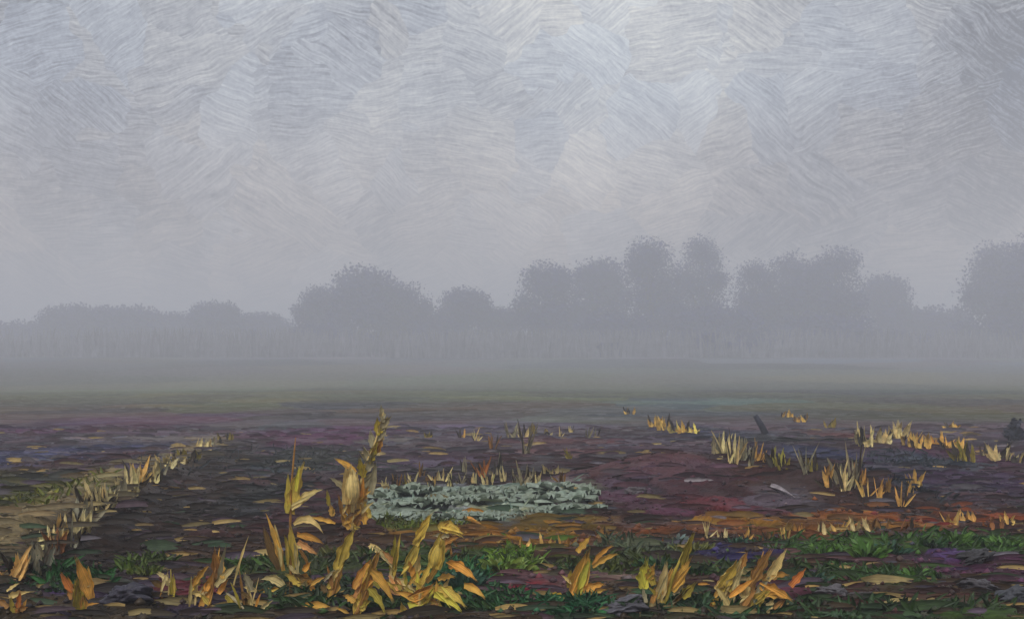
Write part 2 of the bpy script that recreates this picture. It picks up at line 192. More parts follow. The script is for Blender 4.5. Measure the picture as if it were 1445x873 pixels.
  ('fan of pale and olive corn blades right of slate clod', (1.004, 7.22, 0.041), [(0.0, 0.012), (0.056, 0.21), (0.168, 0.457)], 0.028, (0.41, 0.314, 0.04), [(-0.14, 0.121, -0.121, 0.298, 0.0932, 0.684, 0.591, 0.07, 0.0), (-0.112, 0.177, -0.075, 0.28, 0.0559, 0.72, 0.407, 0.071, 0.0), (-0.042, 0.019, 0.0, 0.298, 0.0653, 0.72, 0.567, 0.247, 0.0), (0.0, 0.084, 0.056, 0.242, 0.0653, 0.72, 0.407, 0.071, 0.0), (0.047, 0.103, 0.163, 0.317, 0.0792, 0.72, 0.407, 0.071, 0.0), (0.112, 0.252, 0.177, 0.485, 0.0559, 0.41, 0.314, 0.04, 0.0), (0.112, 0.065, 0.186, 0.158, 0.0699, 0.41, 0.314, 0.04, 0.0), (-0.009, 0.028, -0.047, 0.103, 0.028, 0.72, 0.514, 0.09, 0.0), (0.056, 0.084, 0.131, 0.158, 0.0373, 0.407, 0.351, 0.205, 0.0), (-0.075, 0.149, -0.112, 0.242, 0.0466, 0.41, 0.314, 0.04, 0.0), (-0.069, 0.053, -0.033, 0.101, 0.0417, 0.72, 0.514, 0.09, 0.05672083288776732), (-0.053, 0.1, 0.009, 0.211, 0.0355, 0.72, 0.567, 0.247, 0.11102400405019791), (-0.122, 0.032, -0.145, 0.125, 0.0346, 0.407, 0.351, 0.205, 0.09918710450866897), (-0.052, 0.148, -0.098, 0.276, 0.0292, 0.407, 0.351, 0.205, 0.014962267344745156), (-0.033, 0.061, -0.106, 0.133, 0.0236, 0.41, 0.314, 0.04, 0.016535523843875136), (0.045, 0.012, 0.162, 0.135, 0.0299, 0.131, 0.073, 0.009, 0.047409734060550525), (-0.011, 0.135, -0.085, 0.18, 0.0225, 0.131, 0.073, 0.009, 0.04366510039628855), (-0.088, 0.032, -0.021, 0.19, 0.0374, 0.39, 0.188, 0.043, 0.09263722457111338), (0.047, 0.029, 0.185, 0.128, 0.0279, 0.407, 0.351, 0.205, 0.02450298157614689)], None),
  ('pair of broad pale corn blades leaning over purple soil', (1.394, 7.307, 0.041), [(0.0, 0.012), (0.038, 0.123), (0.132, 0.311)], 0.0236, (0.72, 0.536, 0.2), [(0.0, 0.012, 0.113, 0.255, 0.1038, 0.72, 0.567, 0.247, 0.0), (-0.019, 0.113, 0.085, 0.302, 0.0755, 0.72, 0.514, 0.09, 0.0), (0.057, 0.113, 0.16, 0.349, 0.066, 0.72, 0.536, 0.2, 0.0), (-0.047, 0.075, 0.038, 0.193, 0.0377, 0.72, 0.407, 0.071, 0.0), (0.066, 0.236, 0.099, 0.321, 0.0283, 0.72, 0.407, 0.071, 0.0), (-0.061, 0.028, -0.019, 0.066, 0.0377, 0.72, 0.514, 0.09, 0.0), (0.132, 0.264, 0.16, 0.368, 0.0377, 0.39, 0.188, 0.042, 0.0), (0.066, 0.104, 0.001, 0.2, 0.0429, 0.41, 0.314, 0.039, 0.0009409026748474325), (-0.014, 0.012, -0.119, 0.034, 0.0465, 0.72, 0.35, 0.058, 0.08478009665386373), (-0.04, 0.129, 0.062, 0.193, 0.0498, 0.72, 0.536, 0.2, 0.10241862376421347), (0.043, 0.012, 0.076, 0.106, 0.0336, 0.72, 0.536, 0.2, 0.1312626544806412), (0.03, 0.103, 0.099, 0.144, 0.0364, 0.39, 0.188, 0.042, 0.13904013780566446)], None),
  ('tangled corn clump with orange side blades at lower right', (1.536, 7.22, 0.039), [(0.0, 0.012), (0.047, 0.163), (0.121, 0.419)], 0.028, (0.39, 0.188, 0.043), [(-0.028, 0.065, 0.065, 0.28, 0.0746, 0.72, 0.536, 0.2, 0.0), (0.028, 0.186, 0.149, 0.438, 0.0699, 0.39, 0.188, 0.043, 0.0), (0.028, 0.047, 0.14, 0.168, 0.0699, 0.72, 0.514, 0.09, 0.0), (0.14, 0.233, 0.261, 0.419, 0.0653, 0.72, 0.536, 0.2, 0.0), (0.103, 0.242, 0.284, 0.261, 0.0559, 0.72, 0.35, 0.059, 0.15), (0.093, 0.196, 0.289, 0.112, 0.0653, 0.72, 0.35, 0.059, 0.1), (0.121, 0.14, 0.28, 0.112, 0.0419, 0.72, 0.407, 0.071, 0.1), (0.186, 0.047, 0.261, 0.103, 0.0419, 0.39, 0.188, 0.043, 0.0), (0.289, 0.196, 0.382, 0.308, 0.0466, 0.531, 0.171, 0.034, 0.0), (0.065, 0.14, 0.149, 0.252, 0.0419, 0.407, 0.351, 0.205, 0.0), (-0.019, 0.037, 0.037, 0.121, 0.0466, 0.72, 0.514, 0.09, 0.0), (0.127, 0.026, 0.185, 0.1, 0.0466, 0.72, 0.567, 0.247, 0.09374223949470549), (-0.02, 0.122, -0.037, 0.172, 0.039, 0.72, 0.536, 0.2, 0.13694980229010284), (0.085, 0.035, 0.026, 0.16, 0.0232, 0.407, 0.351, 0.205, 0.01314520103473839), (-0.049, 0.021, 0.059, 0.169, 0.034, 0.39, 0.188, 0.043, 0.1198213671468013), (-0.059, 0.078, 0.086, 0.156, 0.0202, 0.72, 0.567, 0.247, 0.11942717055158872), (-0.112, 0.122, 0.036, 0.244, 0.0432, 0.72, 0.35, 0.059, 1.1296454172549097e-05), (-0.096, 0.012, -0.19, 0.179, 0.0453, 0.72, 0.536, 0.2, 0.10920302761405372), (0.081, 0.061, 0.133, 0.165, 0.0291, 0.41, 0.314, 0.04, 0.025404413197931047), (-0.056, 0.012, -0.142, 0.067, 0.0368, 0.72, 0.536, 0.2, 0.018249337804277115)], None),
  ('thick orange corn blade arching at lower left', (-2.818, 7.22, 0.029), [(0.0, 0.012), (0.005, 0.126), (-0.009, 0.219)], 0.028, (0.41, 0.314, 0.04), [(0.056, 0.093, -0.019, 0.364, 0.0792, 0.72, 0.35, 0.059, -0.12), (0.047, 0.112, 0.019, 0.289, 0.0419, 0.72, 0.407, 0.071, 0.0), (-0.028, 0.019, -0.023, 0.219, 0.0653, 0.41, 0.314, 0.04, 0.0), (-0.009, 0.028, 0.005, 0.112, 0.0373, 0.72, 0.35, 0.059, 0.0), (-0.065, 0.14, -0.131, 0.261, 0.0466, 0.531, 0.171, 0.034, 0.0), (-0.07, 0.149, -0.093, 0.242, 0.028, 0.72, 0.35, 0.059, 0.0), (-0.01, 0.041, 0.102, 0.065, 0.0192, 0.72, 0.35, 0.059, 0.06433548457025347), (-0.073, 0.093, -0.101, 0.178, 0.0424, 0.39, 0.188, 0.043, 0.04022398501296969), (-0.053, 0.121, -0.026, 0.23, 0.0446, 0.39, 0.188, 0.043, 0.05002271568448264), (0.014, 0.027, 0.004, 0.109, 0.0437, 0.72, 0.407, 0.071, 0.07989017271247785), (-0.059, 0.129, 0.038, 0.181, 0.041, 0.72, 0.567, 0.247, 0.14670149535061847)], None),
  ('short olive corn stump among dark green weeds', (-2.35, 7.574, 0.023), [(0.0, 0.012), (0.005, 0.088), (-0.005, 0.235)], 0.0196, (0.409, 0.313, 0.038), [(-0.005, 0.012, 0.01, 0.186, 0.0538, 0.684, 0.591, 0.069, 0.0), (0.02, 0.059, 0.024, 0.176, 0.0244, 0.72, 0.513, 0.089, 0.0), (-0.02, 0.012, -0.01, 0.235, 0.0147, 0.72, 0.535, 0.199, 0.0), (-0.003, 0.147, -0.103, 0.201, 0.0354, 0.72, 0.567, 0.246, 0.041556709060490464), (-0.022, 0.125, -0.094, 0.212, 0.0321, 0.72, 0.567, 0.246, 0.12213471269133006), (-0.069, 0.082, -0.017, 0.212, 0.0245, 0.72, 0.567, 0.246, 0.07351695118275238), (-0.063, 0.119, -0.134, 0.159, 0.0468, 0.13, 0.072, 0.009, 0.07157255785491713), (-0.064, 0.033, -0.072, 0.077, 0.0199, 0.72, 0.35, 0.058, 0.09079981549085313)], None),
  ('ragged brown corn stalks left of the tall stalk', (-2.041, 7.395, 0.024), [(0.0, 0.012), (0.033, 0.22), (0.072, 0.363)], 0.0239, (0.389, 0.187, 0.042), [(-0.053, 0.019, 0.038, 0.267, 0.0573, 0.72, 0.35, 0.058, 0.0), (0.005, 0.038, 0.057, 0.401, 0.0286, 0.72, 0.407, 0.071, 0.0), (-0.129, 0.019, -0.105, 0.229, 0.0239, 0.72, 0.535, 0.199, 0.0), (-0.091, 0.029, -0.076, 0.239, 0.0191, 0.72, 0.567, 0.247, 0.0), (0.053, 0.143, 0.138, 0.449, 0.0286, 0.407, 0.35, 0.204, 0.0), (0.076, 0.191, 0.043, 0.401, 0.0716, 0.389, 0.187, 0.042, 0.0), (0.1, 0.21, 0.081, 0.344, 0.0382, 0.72, 0.407, 0.071, 0.0), (0.167, 0.162, 0.272, 0.497, 0.0191, 0.72, 0.535, 0.199, 0.0), (-0.014, 0.086, 0.024, 0.181, 0.0286, 0.72, 0.513, 0.089, 0.0), (0.119, 0.1, 0.177, 0.012, 0.0382, 0.409, 0.314, 0.039, 0.1), (-0.128, 0.11, -0.076, 0.182, 0.0295, 0.72, 0.513, 0.089, 0.07517788798671499), (-0.013, 0.128, 0.005, 0.196, 0.05, 0.72, 0.35, 0.058, 0.10052636868633144), (-0.037, 0.096, -0.021, 0.17, 0.0448, 0.72, 0.567, 0.247, 0.042625828034872484), (-0.039, 0.094, -0.118, 0.116, 0.0329, 0.72, 0.535, 0.199, 0.0411898589833089), (0.068, 0.109, 0.113, 0.192, 0.0491, 0.72, 0.35, 0.058, 0.03131181018399508), (-0.07, 0.158, -0.062, 0.237, 0.0333, 0.72, 0.535, 0.199, 0.10067344127986609), (0.008, 0.034, -0.042, 0.102, 0.0396, 0.72, 0.513, 0.089, 0.04863251869630581), (0.05, 0.16, 0.19, 0.298, 0.0487, 0.72, 0.567, 0.247, 0.044078561632610626), (-0.113, 0.154, 0.004, 0.298, 0.0402, 0.72, 0.407, 0.071, 0.03369731007800207)], None),
  ('thin straw coloured stalks beside the dark bottom edge', (-1.7, 7.106, 0.027), [(0.0, 0.012), (-0.009, 0.128), (-0.028, 0.257)], 0.0138, (0.72, 0.536, 0.2), [(0.0, 0.012, 0.064, 0.229, 0.0138, 0.72, 0.567, 0.247, 0.0), (-0.055, 0.028, -0.11, 0.202, 0.0183, 0.41, 0.315, 0.04, 0.0), (-0.028, 0.018, -0.073, 0.284, 0.0183, 0.39, 0.188, 0.043, 0.0), (0.028, 0.012, -0.009, 0.165, 0.0183, 0.72, 0.536, 0.2, 0.0), (-0.032, 0.028, -0.156, 0.119, 0.0229, 0.407, 0.351, 0.206, 0.1), (0.064, 0.012, 0.156, 0.083, 0.0229, 0.72, 0.567, 0.247, 0.0), (0.048, 0.137, -0.041, 0.16, 0.0314, 0.72, 0.567, 0.247, 0.06380890810851202), (-0.029, 0.044, -0.02, 0.096, 0.0469, 0.132, 0.074, 0.009, 0.02808512384647333), (0.009, 0.094, -0.055, 0.128, 0.0323, 0.132, 0.074, 0.009, 0.08917817373087261), (0.034, 0.012, 0.072, 0.118, 0.0228, 0.72, 0.351, 0.059, 0.1435815242001297), (0.021, 0.145, -0.03, 0.26, 0.047, 0.407, 0.351, 0.206, 0.12598652478396494)], None),
  ('small reddish corn stub in the lower left corner', (-3.195, 7.106, 0.041), [(0.0, 0.012), (0.005, 0.073), (0.014, 0.138)], 0.0183, (0.39, 0.188, 0.043), [(-0.005, 0.018, 0.018, 0.147, 0.0413, 0.531, 0.171, 0.034, 0.0), (-0.028, 0.012, -0.046, 0.11, 0.0321, 0.41, 0.315, 0.04, 0.0), (0.018, 0.018, 0.046, 0.092, 0.0275, 0.72, 0.407, 0.071, 0.0), (-0.057, 0.052, -0.161, 0.099, 0.0381, 0.39, 0.188, 0.043, 0.08624608415149199), (0.04, 0.029, 0.028, 0.063, 0.0491, 0.39, 0.188, 0.043, 0.05480052542263509), (-0.026, 0.027, 0.026, 0.051, 0.0501, 0.39, 0.188, 0.043, 0.036878245402030434), (-0.073, 0.153, 0.011, 0.205, 0.0226, 0.72, 0.536, 0.2, 0.07432652903467389), (-0.063, 0.119, 0.054, 0.144, 0.0412, 0.72, 0.536, 0.2, 0.017527103583753322)], None),
]
TUFTS = [
  ('bank', -3.547, 7.82, 0.154, 0.215, 0.223, 0.72, 0.401, 0.112, 9, 'ora'),
  ('bank', -3.491, 7.946, 0.154, 0.192, 0.192, 0.294, 0.261, 0.171, 8, 'gry'),
  ('bank', -3.477, 8.106, 0.164, 0.222, 0.196, 0.293, 0.26, 0.171, 8, 'gry'),
  ('bank', -3.586, 8.538, 0.225, 0.165, 0.244, 0.336, 0.132, 0.041, 8, 'red'),
  ('bank', -3.633, 8.572, 0.245, 0.152, 0.188, 0.72, 0.567, 0.268, 8, 'tan'),
  ('bank', -3.64, 8.886, 0.253, 0.201, 0.215, 0.72, 0.452, 0.126, 8, 'och'),
  ('bank', -3.582, 8.886, 0.225, 0.215, 0.215, 0.292, 0.259, 0.169, 8, 'gry'),
  ('bank', -3.683, 9.285, 0.266, 0.195, 0.204, 0.72, 0.567, 0.266, 8, 'tan'),
  ('bank', -3.816, 9.779, 0.28, 0.205, 0.236, 0.291, 0.257, 0.166, 8, 'gry'),
  ('bank', -3.951, 10.259, 0.304, 0.248, 0.18, 0.72, 0.566, 0.263, 9, 'tan'),
  ('bank', -4.031, 10.72, 0.313, 0.294, 0.165, 0.72, 0.566, 0.262, 9, 'tan'),
  ('bank', -4.012, 10.892, 0.292, 0.176, 0.191, 0.72, 0.565, 0.262, 8, 'tan'),
  ('bank', -4.153, 11.518, 0.291, 0.204, 0.228, 0.288, 0.254, 0.161, 8, 'gry'),
  ('bank', -4.214, 11.987, 0.278, 0.213, 0.237, 0.72, 0.565, 0.259, 8, 'tan'),
  ('bank', -4.289, 12.475, 0.28, 0.302, 0.219, 0.72, 0.564, 0.258, 9, 'tan'),
  ('bank', -4.38, 12.984, 0.288, 0.293, 0.228, 0.72, 0.447, 0.116, 9, 'och'),
  ('bank', -4.471, 13.566, 0.284, 0.241, 0.238, 0.72, 0.564, 0.255, 8, 'tan'),
  ('bank', -4.599, 14.232, 0.286, 0.23, 0.25, 0.284, 0.249, 0.153, 8, 'gry'),
  ('bank', -4.861, 15.477, 0.258, 0.2, 0.306, 0.72, 0.562, 0.251, 8, 'tan'),
  ('bank', -5.132, 16.897, 0.217, 0.191, 0.334, 0.72, 0.561, 0.247, 7, 'tan'),
  ('bank', -5.391, 18.375, 0.182, 0.193, 0.363, 0.258, 0.2, 0.014, 7, 'oli'),
  ('bank', -6.05, 21.47, 0.062, 0.208, 0.424, 0.72, 0.558, 0.236, 7, 'tan'),
  ('bank', -6.44, 23.724, 0.03, 0.191, 0.417, 0.268, 0.23, 0.126, 7, 'gry'),
  ('bank', -6.71, 25.696, 0.026, 0.187, 0.451, 0.245, 0.184, 0.009, 7, 'oli'),
  ('cabbage', -1.56, 14.694, 0.037, 0.209, 0.095, 0.244, 0.124, 0.025, 3, 'bro'),
  ('cabbage', -1.45, 15.231, 0.037, 0.177, 0.118, 0.264, 0.207, 0.025, 3, 'oli'),
  ('cabbage', -1.331, 16.043, 0.037, 0.269, 0.083, 0.241, 0.121, 0.02, 2, 'bro'),
  ('cabbage', -1.159, 15.415, 0.041, 0.1, 0.159, 0.242, 0.122, 0.022, 3, 'bro'),
  ('cabbage', -0.996, 15.354, 0.045, 0.258, 0.139, 0.72, 0.562, 0.251, 4, 'tan'),
  ('cabbage', -0.745, 17.101, 0.044, 0.287, 0.11, 0.279, 0.243, 0.145, 3, 'gry'),
  ('cabbage', -0.525, 14.93, 0.068, 0.212, 0.154, 0.72, 0.563, 0.252, 4, 'tan'),
  ('cabbage', -0.44, 16.043, 0.052, 0.311, 0.166, 0.326, 0.113, 0.015, 5, 'red'),
  ('cabbage', -0.237, 16.301, 0.055, 0.316, 0.189, 0.28, 0.245, 0.147, 5, 'gry'),
  ('cabbage', 0.178, 14.175, 0.115, 0.421, 0.183, 0.284, 0.249, 0.154, 6, 'gry'),
  ('cabbage', 0.271, 21.556, 0.003, 0.64, 0.195, 0.271, 0.235, 0.132, 5, 'gry'),
  ('cabbage', 0.579, 16.763, 0.054, 0.238, 0.26, 0.72, 0.561, 0.248, 3, 'tan'),
  ('cabbage', -1.644, 14.346, 0.036, 0.185, 0.13, 0.72, 0.563, 0.253, 3, 'tan'),
  ('cabbage', -1.299, 14.635, 0.043, 0.208, 0.113, 0.72, 0.563, 0.253, 3, 'tan'),
  ('cabbage', -1.04, 14.577, 0.049, 0.188, 0.132, 0.72, 0.446, 0.112, 3, 'och'),
  ('cabbage', -0.83, 14.871, 0.055, 0.23, 0.115, 0.72, 0.563, 0.252, 4, 'tan'),
  ('cabbage', -0.724, 15.05, 0.058, 0.175, 0.097, 0.282, 0.247, 0.151, 3, 'gry'),
  ('cabbage', -0.311, 14.812, 0.082, 0.229, 0.153, 0.72, 0.563, 0.252, 4, 'tan'),
  ('cabbage', -0.102, 15.11, 0.092, 0.254, 0.117, 0.72, 0.562, 0.252, 4, 'tan'),
  ('cabbage', 0.052, 14.519, 0.111, 0.225, 0.094, 0.283, 0.248, 0.153, 3, 'gry'),
  ('cabbage', 0.325, 14.175, 0.13, 0.22, 0.128, 0.72, 0.563, 0.254, 4, 'tan'),
  ('cabbage', 0.631, 14.063, 0.159, 0.163, 0.109, 0.245, 0.126, 0.027, 3, 'bro'),
  ('far', -1.222, 26.849, -0.004, 0.243, 0.173, 0.72, 0.433, 0.08, 3, 'och'),
  ('far', -0.838, 25.696, -0.008, 0.365, 0.166, 0.72, 0.555, 0.225, 4, 'tan'),
  ('far', -2.069, 27.281, -0.001, 0.211, 0.282, 0.242, 0.181, 0.009, 3, 'oli'),
  ('far', -0.374, 22.705, 0.005, 0.352, 0.176, 0.229, 0.103, 0.009, 4, 'bro'),
  ('far', -0.008, 26.214, -0.001, 0.406, 0.237, 0.263, 0.225, 0.118, 4, 'gry'),
  ('far', 0.272, 27.173, 0.005, 0.351, 0.281, 0.72, 0.554, 0.221, 4, 'tan'),
  ('far', 0.504, 28.392, 0.009, 0.293, 0.257, 0.24, 0.178, 0.009, 3, 'oli'),
  ('far', 0.948, 28.506, -0.0, 0.184, 0.258, 0.72, 0.552, 0.218, 3, 'tan'),
  ('far', 1.223, 28.054, -0.01, 0.254, 0.145, 0.72, 0.553, 0.219, 3, 'tan'),
  ('far', 1.555, 29.197, -0.0, 0.188, 0.151, 0.72, 0.552, 0.216, 3, 'tan'),
  ('far', 1.916, 27.61, -0.019, 0.285, 0.178, 0.261, 0.223, 0.114, 3, 'gry'),
  ('far', 2.173, 28.167, -0.014, 0.218, 0.145, 0.26, 0.221, 0.112, 3, 'gry'),
  ('far', 1.086, 20.142, 0.004, 0.208, 0.156, 0.255, 0.196, 0.009, 3, 'oli'),
  ('centre', 4.558, 42.154, -0.001, 0.283, 0.495, 0.72, 0.417, 0.039, 5, 'och'),
  ('centre', 4.122, 32.005, 0.011, 0.322, 0.483, 0.72, 0.428, 0.066, 6, 'och'),
  ('centre', 4.155, 30.144, -0.013, 0.455, 0.405, 0.72, 0.43, 0.071, 6, 'och'),
  ('centre', 4.254, 28.965, -0.026, 0.389, 0.389, 0.72, 0.535, 0.11, 7, 'yel'),
  ('centre', 4.409, 28.279, -0.022, 0.332, 0.38, 0.72, 0.432, 0.076, 7, 'och'),
  ('centre', 4.646, 28.167, -0.017, 0.284, 0.331, 0.72, 0.536, 0.111, 6, 'yel'),
  ('furrow', 3.738, 20.142, 0.044, 0.44, 0.27, 0.274, 0.237, 0.136, 7, 'gry'),
  ('furrow', 3.92, 20.142, 0.048, 0.507, 0.203, 0.72, 0.559, 0.239, 6, 'tan'),
  ('furrow', 2.908, 14.461, 0.395, 0.485, 0.146, 0.72, 0.563, 0.253, 5, 'tan'),
  ('furrow', 3.069, 14.694, 0.4, 0.419, 0.148, 0.283, 0.248, 0.152, 6, 'gry'),
  ('furrow', 3.107, 14.346, 0.362, 0.313, 0.12, 0.283, 0.249, 0.153, 5, 'gry'),
  ('furrow', 3.264, 14.635, 0.386, 0.295, 0.123, 0.72, 0.392, 0.094, 5, 'ora'),
  ('furrow', 3.338, 14.461, 0.379, 0.218, 0.121, 0.72, 0.446, 0.112, 5, 'och'),
  ('furrow', 3.432, 14.232, 0.364, 0.239, 0.215, 0.461, 0.406, 0.068, 6, 'lim'),
  ('furrow', 3.496, 14.119, 0.357, 0.19, 0.142, 0.266, 0.209, 0.029, 5, 'oli'),
  ('furrow', 3.695, 13.84, 0.342, 0.395, 0.116, 0.284, 0.25, 0.155, 6, 'gry'),
  ('furrow', 3.817, 13.895, 0.38, 0.257, 0.14, 0.266, 0.21, 0.03, 5, 'oli'),
  ('furrow', 3.792, 13.245, 0.21, 0.267, 0.156, 0.72, 0.394, 0.098, 6, 'ora'),
  ('furrow', 3.961, 13.351, 0.262, 0.291, 0.134, 0.285, 0.25, 0.156, 6, 'gry'),
  ('furrow', 3.967, 13.088, 0.191, 0.373, 0.154, 0.72, 0.564, 0.257, 7, 'tan'),
  ('furrow', 4.118, 13.193, 0.227, 0.554, 0.133, 0.285, 0.251, 0.156, 6, 'gry'),
  ('furrow', 4.22, 13.245, 0.241, 0.289, 0.156, 0.72, 0.394, 0.098, 6, 'ora'),
  ('furrow', 4.187, 12.984, 0.171, 0.218, 0.109, 0.72, 0.447, 0.116, 5, 'och'),
  ('furrow', 4.287, 12.88, 0.143, 0.259, 0.108, 0.72, 0.394, 0.099, 5, 'ora'),
  ('furrow', 4.456, 13.035, 0.163, 0.175, 0.131, 0.247, 0.128, 0.03, 5, 'bro'),
  ('furrow', 4.497, 12.676, 0.087, 0.319, 0.096, 0.72, 0.395, 0.099, 5, 'ora'),
  ('furrow', 4.838, 13.298, 0.138, 0.179, 0.1, 0.72, 0.447, 0.115, 5, 'och'),
  ('furrow', 5.248, 14.175, 0.09, 0.286, 0.214, 0.72, 0.446, 0.113, 6, 'och'),
  ('right', 9.944, 39.546, -0.006, 0.266, 0.531, 0.72, 0.42, 0.046, 5, 'och'),
  ('right', 9.47, 35.647, 0.014, 0.269, 0.598, 0.72, 0.424, 0.057, 5, 'och'),
  ('right', 9.104, 31.372, 0.041, 0.263, 0.421, 0.235, 0.171, 0.009, 5, 'oli'),
  ('right', 6.652, 20.713, 0.198, 0.452, 0.313, 0.72, 0.558, 0.238, 6, 'tan'),
  ('right', 7.088, 21.215, 0.225, 0.285, 0.392, 0.72, 0.558, 0.236, 6, 'tan'),
  ('right', 8.77, 25.087, 0.034, 0.463, 0.59, 0.72, 0.555, 0.227, 7, 'tan'),
  ('right', 7.508, 20.713, 0.178, 0.278, 0.417, 0.72, 0.439, 0.096, 6, 'och'),
  ('right', 7.661, 20.548, 0.159, 0.276, 0.379, 0.72, 0.44, 0.096, 6, 'och'),
  ('right', 8.097, 20.713, 0.147, 0.278, 0.313, 0.72, 0.384, 0.077, 6, 'ora'),
  ('right', 8.114, 20.223, 0.105, 0.272, 0.373, 0.72, 0.44, 0.097, 6, 'och'),
  ('right', 7.864, 19.047, 0.019, 0.384, 0.352, 0.257, 0.199, 0.011, 7, 'oli'),
  ('right', 8.517, 19.823, 0.058, 0.2, 0.333, 0.72, 0.559, 0.24, 5, 'tan'),
  ('right', 8.615, 19.354, 0.021, 0.292, 0.39, 0.72, 0.559, 0.241, 6, 'tan'),
  ('right', 8.749, 19.047, -0.002, 0.32, 0.384, 0.72, 0.56, 0.242, 6, 'tan'),
  ('right', 12.259, 30.752, 0.034, 0.206, 0.671, 0.72, 0.429, 0.07, 5, 'och'),
  ('weed', 1.326, 9.897, 0.054, 0.115, 0.089, 0.334, 0.129, 0.037, 3, 'red'),
  ('weed', 1.452, 9.976, 0.054, 0.103, 0.077, 0.252, 0.136, 0.041, 3, 'bro'),
  ('weed', 1.804, 10.218, 0.05, 0.172, 0.053, 0.72, 0.566, 0.264, 3, 'tan'),
  ('weed', 1.97, 10.259, 0.049, 0.119, 0.093, 0.72, 0.566, 0.263, 4, 'tan'),
  ('weed', 2.169, 10.137, 0.05, 0.157, 0.079, 0.72, 0.398, 0.106, 4, 'ora'),
  ('weed', 2.256, 10.056, 0.05, 0.104, 0.091, 0.334, 0.128, 0.036, 3, 'red'),
  ('weed', 2.366, 10.137, 0.05, 0.105, 0.092, 0.252, 0.135, 0.04, 3, 'bro'),
  ('weed', 2.543, 10.218, 0.051, 0.132, 0.092, 0.72, 0.45, 0.123, 4, 'och'),
  ('weed', 2.764, 10.508, 0.053, 0.149, 0.122, 0.72, 0.397, 0.105, 5, 'ora'),
  ('weed', 2.992, 10.592, 0.052, 0.137, 0.15, 0.72, 0.566, 0.263, 4, 'tan'),
  ('weed', 3.193, 10.762, 0.051, 0.125, 0.167, 0.72, 0.45, 0.122, 4, 'och'),
  ('weed', 3.361, 10.592, 0.05, 0.15, 0.191, 0.72, 0.566, 0.263, 4, 'tan'),
  ('weed', 3.581, 10.72, 0.045, 0.138, 0.208, 0.251, 0.134, 0.038, 4, 'bro'),
  ('weed', 3.856, 10.677, 0.039, 0.152, 0.207, 0.333, 0.127, 0.034, 5, 'red'),
  ('weed', 4.462, 11.156, 0.023, 0.158, 0.144, 0.72, 0.449, 0.121, 4, 'och'),
  ('weed', 4.732, 11.427, 0.02, 0.148, 0.162, 0.72, 0.396, 0.103, 4, 'ora'),
  ('weed', 4.879, 11.156, 0.023, 0.13, 0.187, 0.333, 0.125, 0.032, 4, 'red'),
  ('weed', 5.084, 11.291, 0.023, 0.117, 0.146, 0.72, 0.449, 0.12, 3, 'och'),
  ('weed', 0.08, 9.858, 0.041, 0.127, 0.153, 0.72, 0.398, 0.107, 3, 'ora'),
  ('weed', 0.293, 9.976, 0.041, 0.155, 0.155, 0.72, 0.45, 0.124, 4, 'och'),
  ('weed', 0.491, 9.818, 0.04, 0.114, 0.19, 0.72, 0.398, 0.107, 3, 'ora'),
  ('weed', -0.148, 10.177, 0.046, 0.105, 0.171, 0.72, 0.45, 0.123, 3, 'och'),
  ('weed', 0.841, 10.218, 0.052, 0.106, 0.158, 0.252, 0.135, 0.04, 3, 'bro'),
]
CABS = [
  (-1.579, 13.405, 0.039, 0.242, 0.21, 0.255, 0.193),
  (-1.339, 13.785, 0.044, 0.274, 0.174, 0.212, 0.159),
  (-1.045, 13.895, 0.051, 0.289, 0.248, 0.293, 0.23),
  (-0.72, 13.512, 0.059, 0.269, 0.21, 0.255, 0.193),
  (-0.487, 13.84, 0.069, 0.25, 0.174, 0.212, 0.159),
  (-0.199, 13.675, 0.077, 0.272, 0.248, 0.293, 0.23),
  (0.03, 13.245, 0.076, 0.239, 0.21, 0.255, 0.193),
  (0.255, 13.405, 0.089, 0.267, 0.175, 0.212, 0.159),
  (0.536, 13.512, 0.106, 0.293, 0.248, 0.293, 0.23),
  (0.803, 13.298, 0.101, 0.264, 0.21, 0.255, 0.193),
  (-1.449, 11.657, 0.046, 0.232, 0.176, 0.213, 0.161),
  (-1.189, 11.472, 0.05, 0.218, 0.249, 0.293, 0.231),
  (-0.952, 11.472, 0.054, 0.218, 0.211, 0.255, 0.194),
  (-0.718, 11.518, 0.058, 0.198, 0.176, 0.213, 0.161),
  (-0.474, 11.75, 0.065, 0.181, 0.249, 0.293, 0.231),
  (-0.244, 11.61, 0.064, 0.189, 0.211, 0.255, 0.194),
  (-0.004, 11.797, 0.065, 0.203, 0.176, 0.213, 0.161),
  (0.246, 12.083, 0.064, 0.207, 0.248, 0.293, 0.231),
  (0.529, 12.132, 0.062, 0.241, 0.21, 0.255, 0.194),
  (0.811, 12.132, 0.06, 0.219, 0.175, 0.213, 0.16),
  (-1.379, 12.525, 0.048, 0.249, 0.248, 0.293, 0.231),
  (-1.108, 12.575, 0.051, 0.25, 0.21, 0.255, 0.194),
  (-0.848, 12.575, 0.055, 0.227, 0.175, 0.212, 0.16),
  (-0.572, 12.575, 0.058, 0.227, 0.248, 0.293, 0.23),
  (-0.314, 12.626, 0.061, 0.251, 0.21, 0.255, 0.194),
  (0.143, 12.676, 0.065, 0.229, 0.175, 0.212, 0.16),
  (0.407, 12.727, 0.067, 0.253, 0.248, 0.293, 0.23),
  (0.686, 12.727, 0.066, 0.253, 0.21, 0.255, 0.193),
  (-1.569, 12.626, 0.047, 0.24, 0.175, 0.212, 0.16),
  (-1.724, 13.73, 0.036, 0.248, 0.248, 0.293, 0.23),
]
